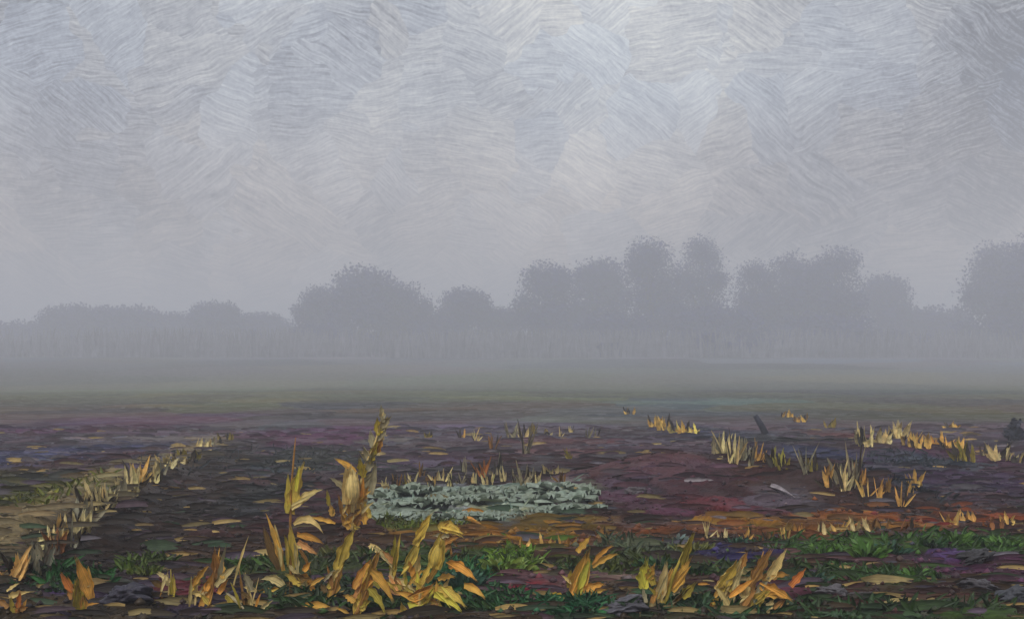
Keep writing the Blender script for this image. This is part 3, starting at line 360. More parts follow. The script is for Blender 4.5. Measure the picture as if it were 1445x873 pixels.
WEEDS = [
  ('bushy mid green weed at the left end of the right hand row', 2.707, 9.586, 0.04, 0.149, 0.161, 0.08, 0.176, 0.022),
  ('rounded green weed second from the left in the right hand row', 2.893, 9.586, 0.04, 0.136, 0.149, 0.08, 0.176, 0.022),
  ('tall drooping green weed under the rust red tuft', 2.958, 9.101, 0.033, 0.129, 0.259, 0.081, 0.177, 0.024),
  ('blue green weed beside the drooping weed', 3.34, 9.624, 0.041, 0.137, 0.174, 0.029, 0.093, 0.049),
  ('dark green weed right of the blue green one', 3.726, 9.74, 0.04, 0.126, 0.151, 0.023, 0.074, 0.016),
  ('wide bright green weed in the middle of the right row', 4.016, 9.976, 0.039, 0.18, 0.18, 0.079, 0.175, 0.021),
  ('small dark weed right of the wide bright weed', 4.243, 10.056, 0.036, 0.13, 0.143, 0.022, 0.073, 0.015),
  ('green weed nearest the right edge of the row', 4.401, 9.858, 0.032, 0.178, 0.165, 0.08, 0.175, 0.022),
  ('low dark green weed behind the pale clod', 2.85, 8.369, 0.031, 0.14, 0.108, 0.026, 0.077, 0.019),
  ('leafy green weed with curled pale rim at lower right', 3.127, 8.504, 0.028, 0.165, 0.143, 0.082, 0.178, 0.025),
  ('blue green weed beside the orange corn blades', 2.279, 8.336, 0.039, 0.161, 0.118, 0.032, 0.095, 0.053),
  ('little blue green weed behind orange corn blades', 2.153, 8.606, 0.042, 0.078, 0.1, 0.032, 0.095, 0.052),
  ('large light green weed right of the yellow corn clump', -0.058, 8.572, 0.035, 0.199, 0.232, 0.211, 0.291, 0.051),
  ('pale lobed weed touching the large light green weed', 0.135, 8.886, 0.035, 0.115, 0.184, 0.21, 0.29, 0.05),
  ('small green weed left of the plump ochre blade', 0.466, 8.641, 0.034, 0.112, 0.1, 0.026, 0.076, 0.019),
  ('deep blue green weed behind the yellow corn clump', -0.342, 7.978, 0.03, 0.175, 0.175, 0.033, 0.096, 0.054),
  ('dark weed at the bottom edge below the crimson soil', -0.104, 7.134, 0.032, 0.147, 0.12, 0.029, 0.079, 0.023),
  ('round blue green weed at the bottom edge', 0.072, 7.22, 0.033, 0.084, 0.084, 0.035, 0.098, 0.055),
  ('flat blue green weed below the plump ochre blade', 0.401, 7.106, 0.039, 0.183, 0.073, 0.035, 0.098, 0.056),
  ('small bright weed between ochre tufts', 2.0, 9.818, 0.048, 0.101, 0.127, 0.029, 0.093, 0.049),
  ('tiny bright weed left of the orange tufts', 2.238, 9.976, 0.049, 0.09, 0.116, 0.029, 0.092, 0.048),
  ('round grey green weed beside rusty tufts', 1.509, 10.056, 0.054, 0.097, 0.156, 0.156, 0.203, 0.178),
  ('spreading dark green weed behind the fan of corn blades', 1.148, 8.572, 0.046, 0.243, 0.144, 0.026, 0.076, 0.019),
  ('dark green weed right of the corn fan', 1.429, 8.403, 0.045, 0.141, 0.13, 0.026, 0.077, 0.019),
  ('olive weed patch above the dark indigo soil', 1.575, 9.472, 0.046, 0.245, 0.11, 0.121, 0.126, 0.019),
  ('wide dark green weed behind the arching orange blade', -3.133, 7.696, 0.065, 0.199, 0.109, 0.028, 0.078, 0.021),
  ('olive green weed on the dark soil at lower left', -2.841, 8.504, 0.025, 0.165, 0.121, 0.111, 0.144, 0.013),
  ('dark green weed between orange blade and indigo clod', -2.867, 7.758, 0.033, 0.1, 0.11, 0.028, 0.078, 0.021),
  ('dark weed in the lower left corner', -3.413, 7.635, 0.107, 0.118, 0.099, 0.028, 0.078, 0.021),
  ('flat olive weed left of the tall stalk', -1.959, 8.606, 0.034, 0.167, 0.078, 0.083, 0.118, 0.014),
  ('dark green weed at the foot of the tall stalk', -1.438, 7.883, 0.022, 0.173, 0.132, 0.027, 0.078, 0.021),
  ('olive weed behind the steep ochre blade', -1.489, 9.137, 0.039, 0.142, 0.142, 0.104, 0.114, 0.029),
  ('low bright olive weed in front of the cabbages', -0.868, 10.805, 0.046, 0.321, 0.084, 0.108, 0.161, 0.01),
  ('green weed between two leaning ochre blades', -1.188, 8.27, 0.029, 0.128, 0.107, 0.027, 0.077, 0.02),
  ('flat dark green weed along the bottom edge', 1.278, 7.134, 0.039, 0.23, 0.055, 0.029, 0.079, 0.023),
  ('long low weed along the bottom right edge', 2.107, 7.134, 0.031, 0.276, 0.055, 0.029, 0.079, 0.023),
  ('grey green weed along the bottom right edge', 2.681, 7.191, 0.018, 0.232, 0.056, 0.062, 0.07, 0.041),
  ('small weed under the slate clod', 0.592, 7.191, 0.041, 0.139, 0.056, 0.029, 0.079, 0.023),
]
CLODS = [
  ('long slate grey clod below the plump ochre blade', 0.734, 7.22, 0.042, 0.174, 0.07, 0.083, 0.078, 0.094),
  ('pale grey clod at lower right', 2.289, 7.82, 0.036, 0.12, 0.056, 0.091, 0.081, 0.089),
  ('dark brown clod right of the pale clod', 2.457, 7.727, 0.032, 0.127, 0.04, 0.022, 0.014, 0.011),
  ('large indigo grey clod at lower left', -2.641, 7.514, 0.025, 0.181, 0.112, 0.033, 0.029, 0.046),
  ('black crested clod at lower right', 3.874, 9.211, 0.031, 0.152, 0.077, 0.02, 0.017, 0.019),
  ('mauve grey clod near the lower right corner', 3.346, 7.883, 0.022, 0.147, 0.081, 0.055, 0.047, 0.053),
  ('small black clod beside pale lobed weed', 0.1, 8.85, 0.035, 0.068, 0.04, 0.009, 0.009, 0.011),
  ('black clod under the steep ochre blade', -1.163, 7.366, 0.027, 0.065, 0.043, 0.009, 0.009, 0.012),
  ('pale violet clod on the left of the purple mound', 1.487, 13.351, 0.141, 0.132, 0.086, 0.085, 0.07, 0.076),
  ('small brown clod among corn stalks', -0.782, 7.454, 0.027, 0.041, 0.024, 0.023, 0.018, 0.018),
  ('flat brown clod behind the rust red tuft', 4.462, 12.18, 0.036, 0.134, 0.039, 0.029, 0.019, 0.016),
  ('blue grey clod at the right edge', 3.446, 7.544, 0.019, 0.108, 0.097, 0.054, 0.056, 0.068),
]
FALLS = [
  ('flat orange corn leaf lying in front of the cabbages', -0.566, 12.083, 0.063, -0.269, 12.083, 0.066, 0.0702, 0.72, 0.345, 0.047),
  ('folded orange corn leaf on ochre ground', -0.493, 11.472, 0.059, -0.266, 10.72, 0.048, 0.0889, 0.72, 0.345, 0.048),
  ('whitish sliver lying on the purple mound', 2.141, 13.621, 0.228, 2.513, 13.73, 0.244, 0.0616, 0.324, 0.283, 0.3),
  ('long pale grey strip of imitated sheen on the right flank of the purple mound', 3.184, 13.566, 0.19, 3.322, 12.88, 0.083, 0.0788, 0.324, 0.283, 0.3),  # leaf-shaped strip added as the pale sheen of the wet soil bank
  ('sliver of orange leaf on purple soil', 1.336, 7.883, 0.044, 1.433, 7.883, 0.044, 0.0204, 0.72, 0.35, 0.057),
  ('brown leaf lying on the ochre ground', -0.217, 10.341, 0.047, -0.016, 10.177, 0.045, 0.0668, 0.383, 0.178, 0.028),
  ('ochre leaf at the bottom edge under tall stalk', -1.353, 7.163, 0.028, -1.177, 7.077, 0.029, 0.0462, 0.72, 0.407, 0.071),
  ('tan leaf lying beside the tall stalk', -2.021, 9.858, 0.033, -1.825, 9.663, 0.037, 0.0636, 0.72, 0.534, 0.193),
  ('tan leaf on soil behind the sheath', -1.248, 9.548, 0.041, -0.97, 8.815, 0.037, 0.0616, 0.72, 0.534, 0.194),
]
TREES = [
  ('low rounded tree at the far left edge of the foggy treeline', -136.801, 306.0, 9.147, 6.874, 13.56),
  ('broad flat topped tree second from the left in fog', -117.999, 296.0, 8.915, 11.221, 11.603),
  ('wide low tree left of the small domed tree', -105.768, 302.0, 9.05, 11.072, 13.382),
  ('small domed tree rising from the left hand thicket', -78.702, 292.0, 8.524, 12.115, 9.456),
  ('indistinct low tree behind the left thicket', -96.963, 310.0, 9.073, 9.538, 10.567),
  ('faint low tree just left of the big central tree', -69.466, 307.0, 8.941, 9.506, 9.418),
  ('left shoulder tree of the big central clump', -46.626, 267.0, 7.028, 15.773, 8.191),
  ('tall dark rounded tree at left of centre', -34.561, 258.0, 6.266, 20.484, 11.433),
  ('drooping right side tree of the central clump', -25.456, 262.0, 6.507, 16.912, 8.484),
  ('low bushy tree under the central clump', -44.508, 253.0, 6.05, 6.82, 9.055),
  ('small isolated tree between the two big clumps', -11.504, 264.0, 6.631, 15.421, 8.999),
  ('short sloping tree left of the right clump', -3.073, 272.0, 7.165, 10.765, 6.954),
  ('tree with steep left flank starting the right clump', 8.677, 256.0, 6.076, 21.471, 10.035),
  ('paler tree second in the right clump', 20.598, 267.0, 6.858, 22.838, 10.466),
  ('tallest dark round tree in the right clump', 32.258, 253.0, 6.009, 26.787, 9.486),
  ('slim tall tree right of the tallest round tree', 44.555, 258.0, 6.468, 27.278, 7.915),
  ('round shouldered tree right of the gap in the right clump', 56.77, 256.0, 6.429, 21.448, 7.854),
  ('level topped tree in the right clump', 66.207, 258.0, 6.471, 23.278, 9.674),
  ('square topped dark tree ending the right clump', 74.397, 253.0, 6.055, 24.781, 8.624),
  ('faint narrow tree beyond the right clump', 97.147, 288.0, 8.233, 19.583, 9.326),
  ('pale low tree between narrow tree and right edge', 112.456, 294.0, 8.404, 10.847, 13.028),
  ('near dark tree rising at the right edge', 112.355, 255.0, 6.019, 26.036, 9.996),
  ('nearest tree cut off by the right edge', 115.521, 241.0, 5.198, 26.741, 10.679),
  ('low tree filling the dip in the treeline', -23.267, 272.0, 7.175, 7.595, 9.272),
  ('wide dark thicket tree under the right clump', 46.03, 248.0, 5.832, 10.978, 12.68),
  ('spreading lower tree under the paler tree', 22.192, 250.0, 5.694, 9.624, 12.782),
  ('spreading lower tree under the square topped tree', 70.61, 250.0, 5.939, 9.379, 12.782),
]
BUSHES = [
  (-122.929, 279.0, 7.981, 1.724, 10.807),
  (-104.041, 272.0, 7.397, 3.861, 10.536),
  (-90.833, 280.0, 7.886, 4.017, 10.846),
  (-70.678, 272.0, 7.417, 4.719, 10.536),
  (-53.715, 258.0, 6.527, 3.234, 8.328),
  (-35.192, 245.0, 5.566, 4.733, 9.49),
  (-25.387, 242.0, 5.381, 3.249, 7.811),
  (-13.315, 250.0, 5.771, 4.06, 8.07),
  (-0.4, 248.0, 5.58, 4.185, 8.005),
  (10.546, 242.0, 5.198, 4.995, 9.374),
  (32.016, 239.0, 5.215, 4.254, 9.258),
  (52.074, 239.0, 5.321, 4.765, 9.258),
  (61.559, 234.0, 5.082, 3.618, 7.553),
  (87.86, 258.0, 6.271, 5.822, 9.994),
  (100.4, 256.0, 6.093, 4.597, 9.916),
  (107.731, 250.0, 5.698, 8.006, 6.456),
  (111.779, 238.0, 5.074, 9.586, 6.146),
  (19.351, 218.0, 4.503, 2.867, 2.111),
  (30.874, 224.0, 4.742, 3.366, 1.88),
  (47.701, 227.0, 4.787, 2.822, 2.491),
  (-19.884, 224.0, 4.593, 2.647, 3.76),
  (40.462, 218.0, 4.552, 4.788, 3.378),
  (-63.552, 233.0, 5.02, 1.544, 4.513),
  (-91.795, 236.0, 5.214, 1.109, 5.485),
  (69.416, 230.0, 4.864, 1.932, 3.861),
  (1.085, 224.0, 4.491, 1.302, 3.471),
]
STAKE = (6.537, 28.167, -0.016, -0.291, 0.473, 0.164)
EDGE_BUSH = (11.413, 24.987, 0.041, 0.21, 0.613)


# ------------------------------------------------------------------ helpers
def tag(o, label=None, cat=None, group=None, kind=None):
    if label: o['label'] = label
    if cat: o['category'] = cat
    if group: o['group'] = group
    if kind: o['kind'] = kind
    return o

def empty(name, loc, rz=0.0):
    o = bpy.data.objects.new(name, None); COL.objects.link(o)
    o.location = loc; o.rotation_euler = (0, 0, rz); o.empty_display_size = 0.1
    return o

class MB:
    """collects vertices, faces, one colour per vertex and a uv (along, across) per vertex; build() links ONE mesh object"""
    def __init__(s): s.v = []; s.f = []; s.c = []; s.u = []
    def add(s, vs, fs, col, uv=None):
        b = len(s.v); s.v += [tuple(v) for v in vs]
        s.f += [tuple(b + i for i in f) for f in fs]
        s.c += [col] * len(vs) if not isinstance(col, list) else col
        s.u += uv if uv else [(v[0], v[2]) for v in vs]
    def build(s, name, mat, parent=None, smooth=True):
        me = bpy.data.meshes.new(name); me.from_pydata(s.v, [], s.f)
        a = me.color_attributes.new('tint', 'FLOAT_COLOR', 'POINT')
        a.data.foreach_set('color', np.array([(c[0], c[1], c[2], 1.0) for c in s.c], dtype=np.float32).ravel())
        uv = me.attributes.new('strip', 'FLOAT_VECTOR', 'POINT')
        uv.data.foreach_set('vector', np.array([(u[0], u[1], 0.0) for u in s.u], dtype=np.float32).ravel())
        if smooth: me.polygons.foreach_set('use_smooth', [True] * len(me.polygons))
        me.materials.append(mat); me.update()
        o = bpy.data.objects.new(name, me); COL.objects.link(o)
        if parent is not None: o.parent = parent
        return o

def jit(c, a=0.15):
    k = 1 + random.uniform(-a, a); h = random.uniform(-a, a) * 0.35
    return (min(.8, max(.006, c[0] * k * (1 + h))), min(.8, max(.006, c[1] * k)), min(.8, max(.004, c[2] * k * (1 - h))))

def ribbon(mb, p0, p1, w, col, bow=0.0, yaw=0.0, fold=0.25, ragged=0.35, n=9, side_bow=0.0, tip=0.12, base=0.55, twist=0.0):
    """a dry leaf blade: folded along the midrib, arched, with ragged edges and a torn tip"""
    p0 = Vector(p0); p1 = Vector(p1); d = p1 - p0; L = max(d.length, 1e-4)
    # arch: upwards then hanging over
    ctrl = (p0 + p1) * .5 + Vector((0, 0, 1)) * bow * L + Vector((math.cos(yaw), math.sin(yaw), 0)) * side_bow * L
    ph = random.uniform(0, 50)
    vs = []; fs = []; cs = []; us = []
    m = 5 if n < 9 else 7
    for i in range(n + 1):
        t = i / n
        P = p0 * (1 - t) ** 2 + ctrl * 2 * t * (1 - t) + p1 * t * t
        T = ((ctrl - p0) * (1 - t) + (p1 - ctrl) * t)
        if T.length < 1e-6: T = d
        T.normalize()
        ya = yaw + twist * t
        Nn = Vector((math.sin(ya), -math.cos(ya), 0.25)).normalized()
        S = T.cross(Nn)
        if S.length < 1e-3: S = Vector((1, 0, 0))
        S.normalize(); Nn = S.cross(T).normalized()
        prof = (base + (1 - base) * min(1, t / .35)) if t < .35 else 1 - (1 - tip) * ((t - .35) / .65) ** 1.6
        for j in range(m):
            u = (j / (m - 1)) * 2 - 1
            rg = 1.0
            if abs(u) > .9: rg = 1 - ragged * (.5 + .5 * math.sin(t * 37 + ph + u * 3) * math.sin(t * 19 + ph * 2))
            along = 0.0
            if i == n: along = ragged * (w * .8) * math.sin(j * 2.6 + ph)
            vs.append(P + S * (w * .5 * prof * u * rg) + Nn * (-w * fold * prof * (1 - u * u)) + T * along)
            us.append((t * L + ph, u * w * .5 + ph))
            cs.append(col)
    for i in range(n):
        for j in range(m - 1):
            a = i * m + j
            fs.append((a, a + 1, a + m + 1, a + m))
    mb.add(vs, fs, cs, us)

def tube(mb, pts, radii, col, n=7):
    vs = []; fs = []
    ph = random.uniform(0, 50); us = []
    for i, (p, r) in enumerate(zip(pts, radii)):
        p = Vector(p)
        a = Vector(pts[max(0, i - 1)]); b = Vector(pts[min(len(pts) - 1, i + 1)])
        T = (b - a).normalized() if (b - a).length > 1e-6 else Vector((0, 0, 1))
        X = T.cross(Vector((0, 1, 0.01))).normalized(); Y = T.cross(X)
        for k in range(n):
            th = 2 * math.pi * k / n
            vs.append(p + X * math.cos(th) * r + Y * math.sin(th) * r); us.append((p.z + ph, th * r + ph))
    for i in range(len(pts) - 1):
        for k in range(n):
            fs.append((i * n + k, i * n + (k + 1) % n, (i + 1) * n + (k + 1) % n, (i + 1) * n + k))
    fs.append(tuple(range(n))[::-1]); fs.append(tuple((len(pts) - 1) * n + k for k in range(n)))
    mb.add(vs, fs, col, us)

# ------------------------------------------------------------------ materials
def new_mat(name):
    m = bpy.data.materials.new(name); m.use_nodes = True
    nt = m.node_tree; nt.nodes.clear()
    return m, nt, nt.nodes.new, nt.links.new

def leafy_mat(name, along, across, var, rough, spec, bump, blot=0.35):
    """base colour from the plant's own tint, broken up by fibres running along the strip and by blotches"""
    m, nt, N, Lk = new_mat(name)
    out = N('ShaderNodeOutputMaterial'); b = N('ShaderNodeBsdfPrincipled'); Lk(b.outputs[0], out.inputs[0])
    t = N('ShaderNodeAttribute'); t.attribute_name = 'tint'
    s = N('ShaderNodeAttribute'); s.attribute_name = 'strip'
    mp = N('ShaderNodeMapping'); mp.inputs['Scale'].default_value = (along, across, 1); Lk(s.outputs['Vector'], mp.inputs[0])
    n1 = N('ShaderNodeTexNoise'); n1.inputs['Scale'].default_value = 1; n1.inputs['Detail'].default_value = 3; Lk(mp.outputs[0], n1.inputs[0])
    g = N('ShaderNodeNewGeometry')
    n2 = N('ShaderNodeTexNoise'); n2.inputs['Scale'].default_value = 14; n2.inputs['Detail'].default_value = 4; Lk(g.outputs['Position'], n2.inputs[0])
    r1 = N('ShaderNodeMapRange'); r1.inputs[1].default_value = .3; r1.inputs[2].default_value = .7; r1.inputs[3].default_value = 1 - var * .85; r1.inputs[4].default_value = 1 + var; Lk(n1.outputs[0], r1.inputs[0])
    r2 = N('ShaderNodeMapRange'); r2.inputs[1].default_value = .3; r2.inputs[2].default_value = .62; r2.inputs[3].default_value = 1 - blot; r2.inputs[4].default_value = 1.22; Lk(n2.outputs[0], r2.inputs[0])
    mu = N('ShaderNodeMath'); mu.operation = 'MULTIPLY'; Lk(r1.outputs[0], mu.inputs[0]); Lk(r2.outputs[0], mu.inputs[1])
    vm = N('ShaderNodeVectorMath'); vm.operation = 'SCALE'; Lk(t.outputs['Color'], vm.inputs[0]); Lk(mu.outputs[0], vm.inputs['Scale'])
    Lk(vm.outputs[0], b.inputs['Base Color'])
    b.inputs['Roughness'].default_value = rough; b.inputs['Specular IOR Level'].default_value = spec
    bp = N('ShaderNodeBump'); bp.inputs['Strength'].default_value = bump; bp.inputs['Distance'].default_value = .01
    Lk(n1.outputs[0], bp.inputs['Height']); Lk(bp.outputs[0], b.inputs['Normal'])
    return m

M_DRY = leafy_mat('dry_corn_leaf', 4, 230, .55, .5, .35, .8, .25)
M_TUFT = leafy_mat('dry_stubble', 6, 160, .4, .6, .3, .6, .35)
M_CAB = leafy_mat('cabbage_leaf', 14, 60, .3, .5, .4, .6, .2)
M_GREEN = leafy_mat('green_leaf', 12, 90, .35, .5, .4, .6, .3)
M_LITTER = leafy_mat('field_litter', 8, 120, .4, .6, .35, .6, .2)
M_CROWN = leafy_mat('tree_foliage', .4, .8, .3, .8, .1, .0, .3)
M_BARK = leafy_mat('bark', 3, 20, .35, .85, .15, .5, .3)
M_CLOD = leafy_mat('clod_soil', 10, 40, .3, .5, .35, .8, .3)

def dab_nodes(nt, vec, cells, along, across, spread, warp):
    """cells that each carry their own stroke direction, filled with fine streaks; returns (streak value, cell random colour)"""
    N = nt.nodes.new; Lk = nt.links.new
    wn = N('ShaderNodeTexNoise'); wn.inputs['Scale'].default_value = cells * 1.3; wn.inputs['Detail'].default_value = 2; Lk(vec, wn.inputs[0])
    w0 = N('ShaderNodeVectorMath'); w0.operation = 'SUBTRACT'; w0.inputs[1].default_value = (.5, .5, .5); Lk(wn.outputs['Color'], w0.inputs[0])
    w1 = N('ShaderNodeVectorMath'); w1.operation = 'SCALE'; w1.inputs['Scale'].default_value = warp / cells; Lk(w0.outputs[0], w1.inputs[0])
    w2 = N('ShaderNodeVectorMath'); w2.operation = 'ADD'; Lk(vec, w2.inputs[0]); Lk(w1.outputs[0], w2.inputs[1])
    vo = N('ShaderNodeTexVoronoi'); vo.inputs['Scale'].default_value = cells; Lk(w2.outputs[0], vo.inputs['Vector'])
    sp = N('ShaderNodeSeparateColor'); Lk(vo.outputs['Color'], sp.inputs[0])
    an = N('ShaderNodeMapRange'); an.inputs[3].default_value = spread[0]; an.inputs[4].default_value = spread[1]; Lk(sp.outputs[0], an.inputs[0])
    w3 = N('ShaderNodeVectorMath'); w3.operation = 'SCALE'; w3.inputs['Scale'].default_value = warp / cells * .25; Lk(w0.outputs[0], w3.inputs[0])
    w4 = N('ShaderNodeVectorMath'); w4.operation = 'ADD'; Lk(vec, w4.inputs[0]); Lk(w3.outputs[0], w4.inputs[1])
    return w4.outputs[0], an.outputs[0], sp, vo

# ------------------------------------------------------------------ ground: one sheet, coloured by tilth and crop patches, relief in the mesh
def soil_material():
    m, nt, N, Lk = new_mat('tilled_soil')
    out = N('ShaderNodeOutputMaterial'); b = N('ShaderNodeBsdfPrincipled'); Lk(b.outputs[0], out.inputs[0])
    t = N('ShaderNodeAttribute'); t.attribute_name = 'tint'
    g = N('ShaderNodeNewGeometry')
    vec, ang, sp, vo = dab_nodes(nt, g.outputs['Position'], 2.2, 3, 40, (-1.2, 1.2), 1.2)
    rot = N('ShaderNodeVectorRotate'); rot.rotation_type = 'Z_AXIS'; Lk(vec, rot.inputs['Vector']); Lk(ang, rot.inputs['Angle'])
    mp = N('ShaderNodeMapping'); mp.inputs['Scale'].default_value = (4, 42, 8); Lk(rot.outputs[0], mp.inputs[0])
    n1 = N('ShaderNodeTexNoise'); n1.inputs['Scale'].default_value = 1; n1.inputs['Detail'].default_value = 3; Lk(mp.outputs[0], n1.inputs[0])
    n2 = N('ShaderNodeTexNoise'); n2.inputs['Scale'].default_value = 9; n2.inputs['Detail'].default_value = 6; n2.inputs['Roughness'].default_value = .65; Lk(g.outputs['Position'], n2.inputs[0])
    r1 = N('ShaderNodeMapRange'); r1.inputs[1].default_value = .3; r1.inputs[2].default_value = .7; r1.inputs[3].default_value = .68; r1.inputs[4].default_value = 1.32; Lk(n1.outputs[0], r1.inputs[0])
    r2 = N('ShaderNodeMapRange'); r2.inputs[1].default_value = .3; r2.inputs[2].default_value = .7; r2.inputs[3].default_value = .7; r2.inputs[4].default_value = 1.3; Lk(n2.outputs[0], r2.inputs[0])
    mu = N('ShaderNodeMath'); mu.operation = 'MULTIPLY'; Lk(r1.outputs[0], mu.inputs[0]); Lk(r2.outputs[0], mu.inputs[1])
    vm = N('ShaderNodeVectorMath'); vm.operation = 'SCALE'; Lk(t.outputs['Color'], vm.inputs[0]); Lk(mu.outputs[0], vm.inputs['Scale'])
    Lk(vm.outputs[0], b.inputs['Base Color'])
    rr = N('ShaderNodeMapRange'); rr.inputs[3].default_value = .42; rr.inputs[4].default_value = .8; Lk(sp.outputs[1], rr.inputs[0]); Lk(rr.outputs[0], b.inputs['Roughness'])
    b.inputs['Specular IOR Level'].default_value = .12
    ad = N('ShaderNodeMath'); ad.operation = 'MULTIPLY_ADD'; ad.inputs[1].default_value = .8; Lk(n1.outputs[0], ad.inputs[0]); Lk(n2.outputs[0], ad.inputs[2])
    bp = N('ShaderNodeBump'); bp.inputs['Strength'].default_value = .8; bp.inputs['Distance'].default_value = .035; Lk(ad.outputs[0], bp.inputs['Height']); Lk(bp.outputs[0], b.inputs['Normal'])
    return m

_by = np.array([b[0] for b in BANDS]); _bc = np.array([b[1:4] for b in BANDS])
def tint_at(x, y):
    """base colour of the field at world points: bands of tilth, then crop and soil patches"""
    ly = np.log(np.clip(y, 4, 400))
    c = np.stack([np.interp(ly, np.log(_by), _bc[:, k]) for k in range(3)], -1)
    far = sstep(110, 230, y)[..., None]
    c = c * (1 - far) + np.array((.115, .12, .13)) * far  # mist below the trees imitated in the far meadow's colour
    wob = .45 * fbm(x * .9, y * .9, 3, 31)
    for px, py, rx, ry, r_, g_, b_ in PATCHES:
        d = np.sqrt(((x - px) / rx) ** 2 + ((y - py) / ry) ** 2) + wob
        a = (1 - sstep(.75, 1.1, d))[..., None]
        c = c * (1 - a) + np.array((r_, g_, b_)) * a
    return c

def bank_tint(c, x, y):
    """the stubble bank itself: a narrow straw line, wet dark brown earth below it, olive grass above it"""
    s = bank_s(x, y); k = sstep(7.2, 8.4, y)
    n = fbm(x * 3.1, y * 2.2, 3, 61)
    gr = (k * sstep(.15, .5, s + n * .5) * (1 - sstep(2.5, 4.0, s)) * (1 - sstep(13, 16, y)) * .75)[..., None]
    c = c * (1 - gr) + np.array((.062, .064, .02)) * (1 + n[..., None]) * gr
    wd = (k * sstep(-1.7, -.9, s + n * .6) * (1 - sstep(-.2, -.05, s)) * (1 - sstep(24, 30, y)) * .85)[..., None]
    c = c * (1 - wd) + np.array((.022, .0125, .008)) * (1 + n[..., None]) * wd
    bk = (k * np.exp(-((s - .02 + n * .12) / (.17 + .006 * y)) ** 2) * (1 - sstep(23, 30, y)) * .85)[..., None]
    return c * (1 - bk) + np.array((.21, .16, .078)) * (1 + 1.2 * n[..., None]) * bk

def cells(x, y, sx, sy, seed):
    """jittered cells with wavy borders: returns the cell centre and its random numbers"""
    u = x / sx + .9 * fbm(x / sx * .8, y / sy * .8, 2, seed + 40); v = y / sy + .9 * fbm(x / sx * .8 + 9, y / sy * .8, 2, seed + 41)
    iu = np.floor(u); iv = np.floor(v)
    best = np.full(u.shape, 1e9); cu = np.zeros_like(u); cv = np.zeros_like(u); k1 = np.zeros_like(u); k2 = np.zeros_like(u); k3 = np.zeros_like(u)
    for du in (-1, 0, 1):
        for dv in (-1, 0, 1):
            a = iu + du; b = iv + dv
            x0 = a + _hash(a, b, seed); y0 = b + _hash(a, b, seed + 1)
            d = (u - x0) ** 2 + (v - y0) ** 2
            m = d < best
            best = np.where(m, d, best); cu = np.where(m, x0, cu); cv = np.where(m, y0, cv)
            k1 = np.where(m, _hash(a, b, seed + 2), k1); k2 = np.where(m, _hash(a, b, seed + 3), k2); k3 = np.where(m, _hash(a, b, seed + 4), k3)
    return cu * sx, cv * sy, k1, k2, k3

def ground_surface(x, y):
    """height and base colour at world points, with clods and tool marks"""
    h = height(x, y)
    near = 1 - sstep(13, 17, y); mid = sstep(13, 17, y) * (1 - sstep(30, 42, y)); far = sstep(30, 42, y) * (1 - sstep(75, 95, y)); vfar = sstep(75, 95, y)
    col = np.zeros(x.shape + (3,)); dh = np.zeros_like(x)
    for wgt, sx, sy, amp, sd in ((near, .56, .44, .06, 100), (mid, 1.9, 1.7, .07, 200), (far, 5.0, 5.0, .08, 300), (vfar, 18, 20, .05, 400)):
        cx, cy, k1, k2, k3 = cells(x, y, sx, sy, sd)
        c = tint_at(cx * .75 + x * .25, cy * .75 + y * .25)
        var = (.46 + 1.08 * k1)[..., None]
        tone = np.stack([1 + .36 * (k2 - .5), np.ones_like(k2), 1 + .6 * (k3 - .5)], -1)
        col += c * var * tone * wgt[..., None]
        ang = (k3 - .5) * 2.2
        xr = x * np.cos(ang) + y * np.sin(ang); yr = -x * np.sin(ang) + y * np.cos(ang)
        dh += wgt * amp * ((k2 - .5) * 1.1 + .55 * (vnoise(xr / sx * 2.0, yr / sx * 12.0, 7) - .5))
    dh += .022 * fbm(x * 9, y * 9, 3, 77) * (1 - sstep(15, 30, y))
    col = bank_tint(col, x, y)
    return h + dh, np.clip(col, .004, .7)

def build_ground():
    ys = np.concatenate([np.linspace(-45, 3.2, 24)[:-1], np.geomspace(6.2, 46, 560), np.geomspace(46, 760, 170)[1:]])
    ys = np.insert(ys, 23, np.linspace(3.2, 6.15, 30))
    t = np.linspace(-1, 1, 560); t = t * .72 + .28 * t ** 3
    Y = np.repeat(ys[:, None], len(t), 1)
    half = np.where(ys < 6, 9 + np.abs(ys - 6) * .9, 9 + (ys - 6) * .78)
    X = t[None, :] * half[:, None]
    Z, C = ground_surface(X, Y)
    nr, nc = X.shape
    co = np.stack([X, Y, Z], -1).reshape(-1, 3)
    me = bpy.data.meshes.new('ground')
    i = np.arange((nr - 1) * (nc - 1)); r = i // (nc - 1); c = i % (nc - 1); a = r * nc + c
    q = np.stack([a, a + 1, a + nc + 1, a + nc], -1)
    me.vertices.add(len(co)); me.vertices.foreach_set('co', co.astype(np.float32).ravel())
    me.loops.add(q.size); me.loops.foreach_set('vertex_index', q.astype(np.int32).ravel())
    me.polygons.add(len(q)); me.polygons.foreach_set('loop_start', (np.arange(len(q)) * 4).astype(np.int32)); me.polygons.foreach_set('loop_total', np.full(len(q), 4, np.int32))
    me.polygons.foreach_set('use_smooth', np.ones(len(q), bool))
    at = me.color_attributes.new('tint', 'FLOAT_COLOR', 'POINT')
    at.data.foreach_set('color', np.concatenate([C.reshape(-1, 3), np.ones((len(co), 1))], 1).astype(np.float32).ravel())
    me.materials.append(soil_material()); me.update(); me.validate()
    o = bpy.data.objects.new('ground', me); COL.objects.link(o)
    tag(o, kind='structure')
build_ground()

def gz(x, y):
    return float(ground_surface(np.array([x]), np.array([y]))[0][0])

